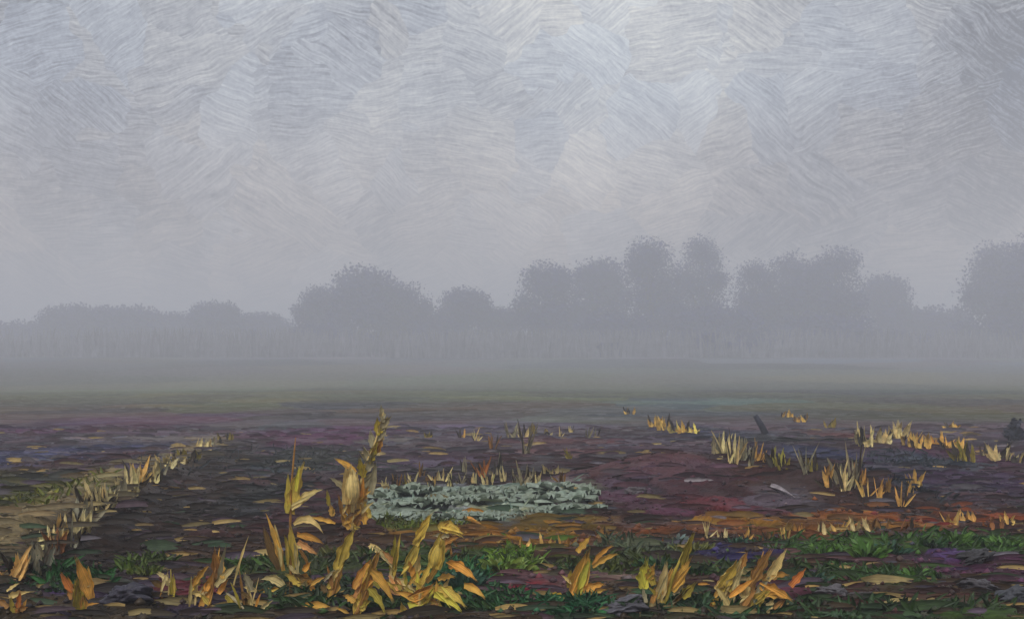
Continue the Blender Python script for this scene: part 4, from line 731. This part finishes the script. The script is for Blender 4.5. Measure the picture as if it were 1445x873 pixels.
# ------------------------------------------------------------------ dried corn, leaf by leaf
def corn_plant(label, loc, stalk, sw, scol, leaves, husk):
    root = empty('corn_plant', (loc[0], loc[1], gz(loc[0], loc[1]) - .01))
    tag(root, label, 'corn plant', 'dried corn plants in the foreground')
    mb = MB()
    pts = [(x, random.uniform(-.01, .01), z) for x, z in stalk]
    P = []; Rr = []
    for i in range(len(pts) - 1):
        for k in range(4):
            t = k / 4
            P.append(tuple(a + (b - a) * t for a, b in zip(pts[i], pts[i + 1])))
            f = (i + t) / (len(pts) - 1)
            Rr.append(sw * .5 * (1 - .55 * f) * (1.25 if k == 0 else 1))
    P.append(pts[-1]); Rr.append(sw * .12)
    tube(mb, P, Rr, scol); mb.build('stalk', M_DRY, root)
    for x0, z0, x1, z1, w, r_, g_, b_, bow in leaves:
        L = math.hypot(x1 - x0, z1 - z0)
        m = MB()
        dy = random.uniform(-.35, .2) * L
        c = jit((r_, g_, b_), .12)
        yaw = random.uniform(-.55, .55)
        ribbon(m, (x0, random.uniform(-.03, .0), z0), (x1, dy, z1), w * 1.35, c, bow=bow + random.uniform(0, .06), yaw=yaw, fold=random.uniform(.12, .3), n=12, side_bow=random.uniform(-.06, .06), twist=random.uniform(-.5, .5), base=random.uniform(.35, .7), tip=random.uniform(.05, .3), ragged=.45)
        # a torn strip of the same blade curling off its edge
        if w > .05 and random.random() < .7:
            sx = (x0 + x1) / 2 + random.uniform(-.4, .4) * w; sz = (z0 + z1) / 2
            ribbon(m, (x0 + random.uniform(-.3, .3) * w, dy * .2 - .01, z0 + .1 * L), (sx + (x1 - x0) * .3 + random.uniform(-.5, .5) * w, dy * .8 - .03, sz + (z1 - z0) * .32), w * .35, jit(c, .3), bow=.05, yaw=yaw + .5, n=8)
        m.build('leaf', M_DRY, root)
    if husk:
        x0, z0, x1, z1, w, r_, g_, b_ = husk
        m = MB(); n = 10; vs = []; fs = []; us = []
        a = Vector((x0, -.03, z0)); b = Vector((x1, -.06, z1)); T = (b - a).normalized(); S = T.cross(Vector((0, 1, 0))).normalized(); U = S.cross(T)
        for i in range(9):
            t = i / 8; rr = w * .5 * max(.04, math.sin(math.pi * (t * .93 + .06)) ** .6 * (1 - .35 * t))
            for k in range(n):
                th = 2 * math.pi * k / n; q = rr * (1 + .10 * math.sin(5 * th + t * 2))
                vs.append(a + (b - a) * t + S * math.cos(th) * q + U * math.sin(th) * q); us.append((t * .3, th * .03))
        for i in range(8):
            for k in range(n): fs.append((i * n + k, i * n + (k + 1) % n, (i + 1) * n + (k + 1) % n, (i + 1) * n + k))
        m.add(vs, fs, (r_, g_, b_), us)
        for k in range(4):   # wrapping husk blades
            off = S * random.uniform(-.4, .4) * w - U * 0 + Vector((0, -.45 * w, 0))
            ribbon(m, a + off * .8, b + off * .5 + Vector((random.uniform(-.02, .02), 0, random.uniform(.0, .05))), w * .5, jit((r_, g_, b_), .22), yaw=random.uniform(-.4, .4), n=8, bow=0)
        m.build('husk', M_DRY, root)
for row in CORN: corn_plant(*row)

for lab, x0, y0, z0, x1, y1, z1, w, r_, g_, b_ in FALLS:
    root = empty('fallen_leaf', (x0, y0, gz(x0, y0) + .03))
    m = MB(); d = (x1 - x0, y1 - y0, gz(x1, y1) - gz(x0, y0))
    ribbon(m, (0, 0, 0), d, w * 1.3, (r_, g_, b_), bow=.05, yaw=random.uniform(-.3, .3), fold=.3, n=10, twist=.4)
    o = m.build('fallen_leaf', M_DRY); o.location = root.location
    bpy.data.objects.remove(root); o.name = 'fallen_leaf'
    tag(o, lab, 'leaf', 'dead corn leaves lying on the ground')

# ------------------------------------------------------------------ stubble tufts in rows
CW = dict(ora='orange', gry='greyish tan', red='rusty brown', tan='tan', och='ochre', oli='olive', bro='brown', yel='yellow', lim='yellow green', pal='pale')
ORD = ['first', 'second', 'third', 'fourth', 'fifth', 'sixth', 'seventh', 'eighth', 'ninth', 'tenth', 'eleventh', 'twelfth', 'thirteenth', 'fourteenth', 'fifteenth', 'sixteenth', 'seventeenth', 'eighteenth', 'nineteenth', 'twentieth', 'twenty-first', 'twenty-second', 'twenty-third', 'twenty-fourth', 'twenty-fifth', 'twenty-sixth', 'twenty-seventh', 'twenty-eighth']
WHERE = dict(bank='up the diagonal bank from its near end', cabbage='from the left behind the grey green cabbages', far='from the left in the faint row beyond the cabbages',
             centre='from the left in the small yellow patch', furrow='from the left along the slanting furrow', right='from the left in the far right row', weed='from the left in the rusty row')
seq = {}
for row, X, Y, Z, hh, sp, r_, g_, b_, n, cn in sorted(TUFTS, key=lambda t: t[1] / t[2] * 1.0):
    i = seq.get(row, 0); seq[row] = i + 1
    root = empty('stubble_tuft', (X, Y, gz(X, Y) - .01))
    tag(root, '%s %s stubble tuft %s' % (ORD[i], CW[cn], WHERE[row]), 'stubble tuft', 'dry stubble tufts in rows')
    big = Y < 22
    mb = MB()
    for k in range(n + 4):
        u = random.uniform(-1.1, 1.1)
        low = random.random() < .4
        ln = hh * (random.uniform(.25, .55) if low else random.uniform(.6, 1.1))
        lean = u * sp * .5 + random.gauss(0, .5 if low else .2) * ln
        w = min(max(.02, sp * random.uniform(.18, .46)), hh * .5)
        m = MB() if big else mb
        c = jit((r_, g_, b_), .24)
        if random.random() < .2: c = jit((.05, .035, .02), .3)
        ribbon(m, (u * sp * .36, random.uniform(-.4, .4) * sp, 0), (lean, random.uniform(-.4, .3) * ln, ln), w, c, bow=random.uniform(-.02, .12), yaw=random.uniform(-.6, .6), n=7, fold=.22, twist=random.uniform(-.6, .6), tip=random.uniform(.05, .4), ragged=.5)
        if big: m.build('leaf', M_TUFT, root)
    if not big: mb.build('dry_leaves', M_TUFT, root)

# ------------------------------------------------------------------ cabbages
def rowof(k): return 0 if k < 10 else 2 if k < 20 else 1
def cabbage(x, y, r, c, i):
    root = empty('cabbage', (x, y, gz(x, y) - .02), random.uniform(0, 6))
    rowname = ('back', 'middle', 'front')[rowof(i)]; pos = sum(1 for k in range(len(CABS)) if rowof(k) == rowof(i) and CABS[k][0] / CABS[k][1] < x / y)
    tag(root, 'grey green cabbage, %s from the left in the %s row of the pale patch' % (ORD[pos], rowname), 'cabbage', 'cabbages in the pale patch')
    for k in range(8):
        a = k * 2.4 + random.uniform(-.2, .2); rr = r * random.uniform(.95, 1.35) * (1 if k < 5 else .72)
        el = (.2 if k < 5 else .55) + random.uniform(-.1, .1)
        m = MB(); vs = []; fs = []; us = []; nu, nv = 13, 8
        cc = jit(c, .09)
        for i_ in range(nv):
            t = i_ / (nv - 1)
            wdt = rr * .95 * math.sin(math.pi * min(.97, t * .78 + .12)) ** .7
            for j in range(nu):
                u = (j / (nu - 1)) * 2 - 1
                rad = rr * t * math.cos(el) * (1 - .12 * u * u); zz = rr * (t * math.sin(el) + 0.22 * math.sin(math.pi * t * .8) + .10 * u * u * t) + .034 * r / .2 * math.sin(u * 7 + k + t * 3) * t
                yy = u * wdt * .62
                vs.append((rad * math.cos(a) - yy * math.sin(a), rad * math.sin(a) + yy * math.cos(a), max(.0, zz * .68)))
                us.append((t * rr + k, u * .1 + k))
        for i_ in range(nv - 1):
            for j in range(nu - 1):
                q = i_ * nu + j; fs.append((q, q + 1, q + nu + 1, q + nu))
        m.add(vs, fs, cc, us); m.build('leaf', M_CAB, root)
    m = MB(); bm = bmesh.new(); bmesh.ops.create_icosphere(bm, subdivisions=3, radius=r * .27)
    vs = [(v.co.x, v.co.y, v.co.z * .7 + r * .17 + .02 * math.sin(v.co.x * 40) * math.cos(v.co.y * 31)) for v in bm.verts]
    m.add(vs, [[v.index for v in f.verts] for f in bm.faces], jit(c, .1)); bm.free(); m.build('head', M_CAB, root)
for i, (x, y, z, r, cr, cg, cb) in enumerate(CABS): cabbage(x, y, r, (cr, cg, cb), i)

# ------------------------------------------------------------------ green weeds
for lab, x, y, z, hw, hh, cr, cg, cb in WEEDS:
    m = MB()
    for k in range(int(40 + 110 * min(1, hw / .3))):
        a = random.uniform(0, 2 * math.pi); q = math.sqrt(random.random())
        bx, by = hw * .7 * q * math.cos(a), hw * .6 * q * math.sin(a)
        ln = hh * random.uniform(.25, .8)
        if k % 5 == 0: tube(m, [(0, 0, .012), (bx * .5, by * .5, .02 + hz(x + bx * .5, y + by * .5) - hz(x, y)), (bx, by, .015 + hz(x + bx, y + by) - hz(x, y))], [.007, .006, .004], jit((cr * .9, cg * .8, cb * .8), .2), 5)
        out = random.uniform(.25, .9)
        ribbon(m, (bx, by, hz(x + bx, y + by) - hz(x, y)), (bx + math.cos(a) * ln * out, by + math.sin(a) * ln * out, max(.015, ln * random.uniform(.5, 1) * (1.15 - .5 * q))), ln * random.uniform(.28, .5), jit((cr, cg, cb), .3), bow=.25, yaw=random.uniform(-1.4, 1.4), n=6, fold=.15, ragged=.25, base=.25, tip=.1)
    o = m.build('green_weed', M_GREEN); o.location = (x, y, gz(x, y) - .01)
    tag(o, lab, 'weed', 'green weeds on the tilled soil')

# ------------------------------------------------------------------ clods
for lab, x, y, z, hw, hh, cr, cg, cb in CLODS:
    bm = bmesh.new(); bmesh.ops.create_icosphere(bm, subdivisions=5, radius=1)
    ph = random.uniform(0, 90); m = MB(); vs = []
    P = np.array([v.co[:] for v in bm.verts])
    n = 1 + 1.0 * fbm(P[:, 0] * 1.3 + ph, P[:, 1] * 1.3 + P[:, 2] * 1.7, 3, 2) + .6 * fbm(P[:, 0] * 5 + ph, P[:, 1] * 3 + P[:, 2] * 5, 3, 8)
    P = P * n[:, None] * np.array([hw, hw * .8, hh * .8]); P[:, 2] += hh * .25
    m.add([tuple(p) for p in P], [[v.index for v in f.verts] for f in bm.faces], (cr, cg, cb), [(p[0] + p[1], p[2]) for p in P]); bm.free()
    o = m.build('soil_clod', M_CLOD); o.location = (x, y, gz(x, y)); o.rotation_euler = (0, random.uniform(-.3, .3), random.uniform(-.5, .5))
    tag(o, lab, 'soil clod', 'large clods of tilled soil')

# ------------------------------------------------------------------ litter and grass nobody could count
def litter():
    m = MB(); n = 7500
    ys = np.exp(rng.uniform(math.log(6.8), math.log(32), n)); xs = rng.uniform(-.62, .62, n) * ys
    cs = bank_tint(tint_at(xs + rng.normal(0, .12, n), ys + rng.normal(0, .25, n)), xs, ys); zs = ground_surface(xs, ys)[0]
    for k in range(n):
        x, y, z, c = float(xs[k]), float(ys[k]), float(zs[k]), cs[k]
        v = random.random()
        if v < (.17 if y < 9.6 and -3.2 < x < 3.0 else .07): c = np.array((.40, .28, .10)) * random.uniform(.3, 1)
        elif v < .13: c = np.array((.09, .08, .095)) * random.uniform(.5, 1.6)
        elif v < .3: c = c * .45
        elif v < .36 and y < 13: c = np.array((.03, .055, .025)) * random.uniform(.5, 1.4)
        elif v < .42: c = np.array((.075, .05, .07)) * random.uniform(.4, 1.2)
        s = (.03 + .13 * random.random() ** 2.2) * (1 + (y - 7) * .02)
        a = random.gauss(0, .35) + (math.pi if random.random() < .5 else 0)
        ribbon(m, (x, y, z + .003), (x + math.cos(a) * s * 2.4, y + math.sin(a) * s * 1.6, z + s * random.uniform(.0, .3)), s * random.uniform(.35, .8), jit(tuple(c * 1.1), .3), bow=.07, yaw=random.uniform(-1, 1), n=3, fold=.12, ragged=.6, tip=.5, base=.7)
    o = m.build('leaf_litter', M_LITTER); tag(o, kind='stuff')
litter()
def crumbs():
    m = MB(); n = 9000
    ys = np.exp(rng.uniform(math.log(6.7), math.log(19), n)); xs = rng.uniform(-.6, .6, n) * ys
    cs = bank_tint(tint_at(xs + rng.normal(0, .1, n), ys + rng.normal(0, .2, n)), xs, ys); zs = ground_surface(xs, ys)[0]
    for k in range(n):
        s = .008 + .034 * random.random() ** 3; x, y, z = float(xs[k]), float(ys[k]), float(zs[k])
        vs = [(x + a * s * random.uniform(.7, 1.4), y + b * s * random.uniform(.7, 1.3), z + s * .3 + c * s * random.uniform(.5, 1.1)) for a, b, c in ((1, 0, 0), (.2, 1, .1), (-1, .1, 0), (-.1, -1, 0), (.1, 0, 1), (0, 0, -1))]
        m.add(vs, [(0, 1, 4), (1, 2, 4), (2, 3, 4), (3, 0, 4), (1, 0, 5), (2, 1, 5), (3, 2, 5), (0, 3, 5)], jit(tuple(cs[k] * random.uniform(.7, 1.5)), .3))
    o = m.build('soil_crumbs', M_CLOD); tag(o, kind='stuff')
crumbs()
def grass():
    m = MB()
    spots = [p for p in PATCHES if p[5] > p[4] * 1.02 and p[1] < 30]
    pts = []
    while len(pts) < 3600:
        p = random.choice(spots)
        a = random.uniform(0, 6.28); q = math.sqrt(random.random())
        x, y = p[0] + p[2] * q * math.cos(a), p[1] + p[3] * q * math.sin(a)
        if y > 6.8: pts.append((x, y, p))
    zs = ground_surface(np.array([q[0] for q in pts]), np.array([q[1] for q in pts]))[0]
    for (x, y, p), z in zip(pts, zs):
        z = float(z); ln = random.uniform(.03, .10)
        c = (p[4] * 1.15, p[5] * 1.2, p[6] * 1.1)
        ribbon(m, (x, y, z - .005), (x + random.gauss(0, .07), y + random.gauss(0, .05), z + ln), random.uniform(.015, .05), jit(c, .4), bow=.1, yaw=random.uniform(-1, 1), n=4, tip=.1)
    o = m.build('grass', M_GREEN); tag(o, kind='stuff')
grass()

# ------------------------------------------------------------------ stake and dark bush in the mid field
x, y, z, lean, hh, w = STAKE
m = MB(); tube(m, [(0, 0, -.05), (lean * .5, .02, hh * .5), (lean, .03, hh)], [w * .55, w * .5, w * .38], (.03, .03, .045))
o = m.build('wooden_stake', M_BARK); o.location = (x, y, gz(x, y)); tag(o, 'short dark stake leaning left in the field right of centre', 'stake')

# ------------------------------------------------------------------ trees in the fog
def leaf_cloud(m, lobes, n, size, col):
    """leaf clumps through the volume of several lobes, thinning out at the rim"""
    w = np.array([l[1][0] * l[1][2] for l in lobes]); ix = rng.choice(len(lobes), n, p=w / w.sum())
    C = np.array([l[0] for l in lobes])[ix]; Rr = np.array([l[1] for l in lobes])[ix]
    d = rng.normal(size=(n, 3)); d /= np.linalg.norm(d, axis=1)[:, None]
    q = rng.random(n) ** .5 * rng.uniform(.75, 1.22, n)
    p = C + d * Rr * q[:, None]
    p[:, 2] = np.maximum(p[:, 2], .1)
    s = (size * rng.uniform(.5, 1.3, n))[:, None]
    u = rng.normal(size=(n, 3)); u /= np.linalg.norm(u, axis=1)[:, None]
    v = np.cross(u, rng.normal(size=(n, 3))); v /= np.linalg.norm(v, axis=1)[:, None]
    x = np.cross(u, v)
    V = np.stack([p + v * s, p + x * s * .6 + u * s * .2, p - v * s, p - x * s * .6 - u * s * .1], 1).reshape(-1, 3)
    k = rng.uniform(.8, 1.2, n)
    b = len(m.v)
    m.v += V.tolist(); m.f += (b + np.arange(n * 4).reshape(-1, 4)).tolist()
    m.c += [tuple(c) for c in np.repeat(np.array(col)[None, :] * k[:, None], 4, 0).tolist()]
    m.u += V[:, [0, 2]].tolist()

def tree(lab, x, y, z, hh, hw, col):
    root = empty('tree', (x, y, z - .1)); tag(root, lab, 'tree', 'trees standing in the fog')
    tb = MB(); r0 = .028 * hh
    tube(tb, [(0, 0, 0), (.1, 0, hh * .15), (.0, .1, hh * .35), (.2, 0, hh * .6), (.1, .1, hh * .82)], [r0 * 1.3, r0, r0 * .85, r0 * .5, r0 * .15], (.05, .042, .035), 9)
    lobes = [((0, 0, hh * .52), (hw * .82, hw * .7, hh * .44))]
    for k in range(9):
        a = k * 2.4 + random.uniform(-.4, .4); f = random.uniform(.2, .82)
        d = hw * random.uniform(.45, .72) * (1.0 if f < .65 else .6)
        rr = hw * random.uniform(.3, .46)
        zz = hh * f
        if zz + rr * 1.0 > hh: zz = hh - rr * random.uniform(.95, 1.1)
        cpos = (d * math.cos(a), d * math.sin(a), zz)
        lobes.append((cpos, (rr, rr, rr * .95)))
        tube(tb, [(0, 0, hh * .22 + .02 * k * hh), (cpos[0] * .5, cpos[1] * .5, zz * .78), cpos], [r0 * .5, r0 * .3, r0 * .08], (.05, .042, .035), 5)
    lobes.append(((random.uniform(-.2, .2) * hw, 0, hh - hw * .42), (hw * .55, hw * .5, hw * .42)))
    tb.build('trunk', M_BARK, root)
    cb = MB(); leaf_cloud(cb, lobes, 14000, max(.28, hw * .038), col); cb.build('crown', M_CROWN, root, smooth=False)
for row in TREES:
    lab, x, y, z, hh, hw = row
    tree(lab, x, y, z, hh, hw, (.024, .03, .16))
BW = ['at the far left edge', 'under the flat topped tree', 'under the left thicket', 'below the small domed tree', 'in the gap left of the central clump', 'under the big central tree', 'nearest the foot of the central clump', 'under the small isolated tree', 'under the short sloping tree', 'at the left foot of the right clump', 'below the tallest round tree', 'below the round shouldered tree', 'at the middle foot of the right clump', 'below the narrow faint tree', 'below the pale low tree at right', 'in front of the near dark tree', 'cut off by the right edge', 'small and round standing out in the mist under the paler tree', 'small and faint standing in the mist under the tallest round tree', 'small standing in the mist under the gap in the right clump', 'low and spreading in front of the central clump', 'before the thicket tree of the right clump', 'low in the mist before the small domed tree', 'low in the mist before the flat topped tree', 'low in the mist before the square topped tree', 'low in the mist before the right clump flank']
for k, (x, y, z, hh, hw) in enumerate(BUSHES):
    m = MB(); lobes = []
    for q in range(10):
        rr = hh * random.uniform(.26, .5)
        lobes.append(((random.uniform(-.75, .75) * hw, random.uniform(-.4, .4) * hw, min(hh - rr, hh * random.uniform(.12, .7))), (max(rr, hw * .35), rr, rr)))
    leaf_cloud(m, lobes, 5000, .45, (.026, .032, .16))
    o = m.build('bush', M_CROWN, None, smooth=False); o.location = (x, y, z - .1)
    tag(o, 'foggy dark bush ' + BW[k], 'bush', 'bushes along the foot of the treeline')
x, y, z, hw, hh = EDGE_BUSH
m = MB(); leaf_cloud(m, [((0, 0, hh * .3), (hw * .9, hw, hh * .3)), ((hw * .2, 0, hh * .6), (hw * .6, hw * .6, hh * .32)), ((hw * .7, 0, hh * .25), (hw * .6, hw, hh * .25))], 700, .06, (.05, .055, .075))
o = m.build('bush', M_CROWN, None, smooth=False); o.location = (x, y, gz(x, y)); tag(o, 'small dark blue grey bush in the field at the right edge', 'bush')

# ------------------------------------------------------------------ pale blades added to imitate mist along the foot of the treeline
def mist_blades():
    n = 26000
    x = rng.uniform(-150, 170, n); y = rng.uniform(212, 262, n)
    z = height(x, y)
    tall = 1.2 + 5.5 * np.clip(.5 + 1.3 * fbm(x / 16, y / 30, 3, 91), .1, 1.2)
    h = tall * (.25 + rng.exponential(.42, n)); h = np.minimum(h, 6.2)
    w = rng.uniform(.12, .34, n); a = rng.uniform(-.9, .9, n); lx = rng.normal(0, .14, n) * h; ly = rng.normal(0, .1, n) * h
    dx, dy = np.cos(a) * w, np.sin(a) * w
    V = np.stack([np.stack([x - dx, y - dy, z - .2], -1), np.stack([x + dx, y + dy, z - .2], -1), np.stack([x + lx * .5 + dx * .8, y + ly * .5 + dy * .8, z + h * .6], -1), np.stack([x + lx, y + ly, z + h], -1), np.stack([x + lx * .5 - dx * .8, y + ly * .5 - dy * .8, z + h * .6], -1)], 1).reshape(-1, 3)
    m = MB(); m.v = V.tolist(); m.f = np.arange(n * 5).reshape(-1, 5).tolist()
    k = np.repeat(rng.uniform(.7, 1.3, n), 5)[:, None] * np.array((.175, .17, .20))[None, :]
    m.c = [tuple(c) for c in k.tolist()]; m.u = V[:, [0, 2]].tolist()
    o = m.build('mist_blades', M_CROWN, None, smooth=False); tag(o, kind='stuff')
mist_blades()

# ------------------------------------------------------------------ fog: one box of even density round everything
def haze():
    me = bpy.data.meshes.new('haze'); bm = bmesh.new(); bmesh.ops.create_cube(bm, size=1)
    for v in bm.verts: v.co = (v.co.x * 1500, 360 + v.co.y * 960, -3 + (v.co.z + .5) * 47)
    bm.to_mesh(me); bm.free()
    mat, nt, N, Lk = new_mat('fog'); out = N('ShaderNodeOutputMaterial'); pv = N('ShaderNodeVolumePrincipled')
    pv.inputs['Color'].default_value = (.902, .921, 1.0, 1); pv.inputs['Density'].default_value = .0050
    Lk(pv.outputs[0], out.inputs['Volume']); me.materials.append(mat)
    o = bpy.data.objects.new('haze', me); COL.objects.link(o); tag(o, kind='stuff')
haze()

# ------------------------------------------------------------------ sky and light
SUN_EL, SUN_AZ = R(48), R(205)          # azimuth clockwise from +y: behind the camera, to the left
def world():
    w = bpy.data.worlds.new('World'); scene.world = w; w.use_nodes = True
    nt = w.node_tree; nt.nodes.clear(); N = nt.nodes.new; Lk = nt.links.new
    out = N('ShaderNodeOutputWorld'); bg = N('ShaderNodeBackground'); bg.inputs['Strength'].default_value = .1; Lk(bg.outputs[0], out.inputs[0])
    sky = N('ShaderNodeTexSky'); sky.sky_type = 'NISHITA'; sky.sun_disc = False; sky.sun_elevation = SUN_EL; sky.sun_rotation = SUN_AZ
    tc = N('ShaderNodeTexCoord'); D = tc.outputs['Generated']
    def math_(op, a, b=None, c=None, clamp=False):
        n = N('ShaderNodeMath'); n.operation = op; n.use_clamp = clamp
        for i, v in enumerate((a, b, c)):
            if v is None: continue
            if isinstance(v, (int, float)): n.inputs[i].default_value = v
            else: Lk(v, n.inputs[i])
        return n.outputs[0]
    sx = N('ShaderNodeSeparateXYZ'); Lk(D, sx.inputs[0])
    # soft cloud masses
    n1 = N('ShaderNodeTexNoise'); n1.inputs['Scale'].default_value = 3.2; n1.inputs['Detail'].default_value = 4; n1.inputs['Roughness'].default_value = .55; Lk(D, n1.inputs[0])
    n3 = N('ShaderNodeTexNoise'); n3.inputs['Scale'].default_value = 9; n3.inputs['Detail'].default_value = 3; Lk(D, n3.inputs[0])
    # overcast: brighter towards the zenith
    val = math_('MULTIPLY_ADD', math_('MAXIMUM', sx.outputs[2], 0.0), WZ[1], WZ[0])
    val = math_('ADD', val, math_('MULTIPLY', math_('SUBTRACT', n1.outputs[0], .5), .75))
    val = math_('ADD', val, math_('MULTIPLY', math_('SUBTRACT', n3.outputs[0], .5), .35))
    for az, el, rad, dv in CLOUDS:
        a, e = R(az), R(el)
        dv_ = N('ShaderNodeVectorMath'); dv_.operation = 'DISTANCE'; dv_.inputs[1].default_value = (math.sin(a) * math.cos(e), math.cos(a) * math.cos(e), math.sin(e)); Lk(D, dv_.inputs[0])
        mr = N('ShaderNodeMapRange'); mr.interpolation_type = 'SMOOTHSTEP'; mr.inputs[1].default_value = R(rad); mr.inputs[2].default_value = 0; mr.inputs[3].default_value = 0; mr.inputs[4].default_value = dv; Lk(dv_.outputs['Value'], mr.inputs[0])
        val = math_('ADD', val, mr.outputs[0])
    # wisps: patches of cloud, each combed in its own direction
    vec, ang, sp, vo = dab_nodes(nt, D, 19, 0, 0, (-.85, .7), 1.0)
    rot = N('ShaderNodeVectorRotate'); rot.rotation_type = 'Y_AXIS'; Lk(vec, rot.inputs['Vector']); Lk(ang, rot.inputs['Angle'])
    mp = N('ShaderNodeMapping'); mp.inputs['Scale'].default_value = (46, 10, 620); Lk(rot.outputs[0], mp.inputs[0])
    n2 = N('ShaderNodeTexNoise'); n2.inputs['Scale'].default_value = 1; n2.inputs['Detail'].default_value = 3.5; n2.inputs['Roughness'].default_value = .6; Lk(mp.outputs[0], n2.inputs[0])
    val = math_('ADD', val, math_('MULTIPLY', math_('SUBTRACT', n2.outputs[0], .5), WISP))
    val = math_('ADD', val, math_('MULTIPLY', math_('SUBTRACT', sp.outputs[1], .5), .14))
    n5 = N('ShaderNodeTexNoise'); n5.inputs['Scale'].default_value = 330; n5.inputs['Detail'].default_value = 2; Lk(D, n5.inputs[0])
    val = math_('ADD', val, math_('MULTIPLY', math_('SUBTRACT', n5.outputs[0], .5), .4))
    val = math_('MAXIMUM', val, .12)
    # thin cloud is bluish violet, thick bright cloud a neutral pearl
    ramp = N('ShaderNodeMix'); ramp.data_type = 'RGBA'
    ramp.inputs[6].default_value = (.87, .955, 1.12, 1); ramp.inputs[7].default_value = (1.02, 1.035, .97, 1)
    f = math_('MULTIPLY_ADD', val, 1.15, -.25, True); Lk(f, ramp.inputs[0])
    # low sky is warmer, the murk of the far plain
    warm = N('ShaderNodeMix'); warm.data_type = 'RGBA'; Lk(ramp.outputs[2], warm.inputs[6]); warm.inputs[7].default_value = (1.24, 1.01, .82, 1)
    wf = N('ShaderNodeMapRange'); wf.inputs[1].default_value = .06; wf.inputs[2].default_value = .24; wf.inputs[3].default_value = .9; wf.inputs[4].default_value = 0; Lk(sx.outputs[2], wf.inputs[0]); Lk(wf.outputs[0], warm.inputs[0])
    hue = N('ShaderNodeMix'); hue.data_type = 'RGBA'; Lk(sp.outputs[2], hue.inputs[0]); hue.inputs[6].default_value = (.95, .99, 1.05, 1); hue.inputs[7].default_value = (1.05, 1.01, .96, 1)
    hm = N('ShaderNodeVectorMath'); hm.operation = 'MULTIPLY'; Lk(warm.outputs[2], hm.inputs[0]); Lk(hue.outputs[2], hm.inputs[1])
    cm = N('ShaderNodeVectorMath'); cm.operation = 'SCALE'; Lk(hm.outputs[0], cm.inputs[0]); Lk(math_('MULTIPLY', val, 10.0), cm.inputs['Scale'])
    tint = N('ShaderNodeMix'); tint.data_type = 'RGBA'; tint.inputs[0].default_value = .92; Lk(sky.outputs[0], tint.inputs[6]); Lk(cm.outputs[0], tint.inputs[7])
    Lk(tint.outputs[2], bg.inputs['Color'])
WZ = (.37, .46); WISP = 1.1
CLOUDS = [(3, 18, 13, .20), (11, 15, 9, .12), (-14, 17, 12, .12), (-4, 11, 9, .06), (23, 11, 11, -.32), (26, 16, 7, -.14), (-21, 13, 9, -.22), (-24, 6, 9, -.1), (-8, 13, 5, .1), (-17, 8, 4, -.1), (-13, 9, 7, -.06), (2, 8, 9, .08), (14, 8, 7, -.08)]
world()
sd = bpy.data.lights.new('sun', 'SUN'); sd.energy = 1.5; sd.angle = R(14); sd.color = (1, .96, .9)
so = bpy.data.objects.new('sun', sd); COL.objects.link(so)
dirv = Vector((math.sin(SUN_AZ) * math.cos(SUN_EL), math.cos(SUN_AZ) * math.cos(SUN_EL), math.sin(SUN_EL)))
so.rotation_euler = dirv.to_track_quat('Z', 'Y').to_euler(); so.location = (0, -10, 40)

# ------------------------------------------------------------------ camera and render settings
cd = bpy.data.cameras.new('camera'); cd.sensor_width = 36; cd.lens = 36 * 1549 / 1445; cd.shift_y = 88.5 / 1445; cd.clip_end = 4000; cd.clip_start = .1
co = bpy.data.objects.new('camera', cd); COL.objects.link(co); co.location = (0, 0, 1.6); co.rotation_euler = (R(90), 0, 0)
scene.camera = co
scene.view_settings.view_transform = 'Standard'; scene.view_settings.look = 'None'; scene.view_settings.gamma = 1; scene.view_settings.exposure = 0; scene.view_settings.use_curve_mapping = False
scene.cycles.volume_bounces = 3; scene.cycles.max_bounces = 6; scene.cycles.diffuse_bounces = 2; scene.cycles.glossy_bounces = 2
scene.cycles.use_denoising = True
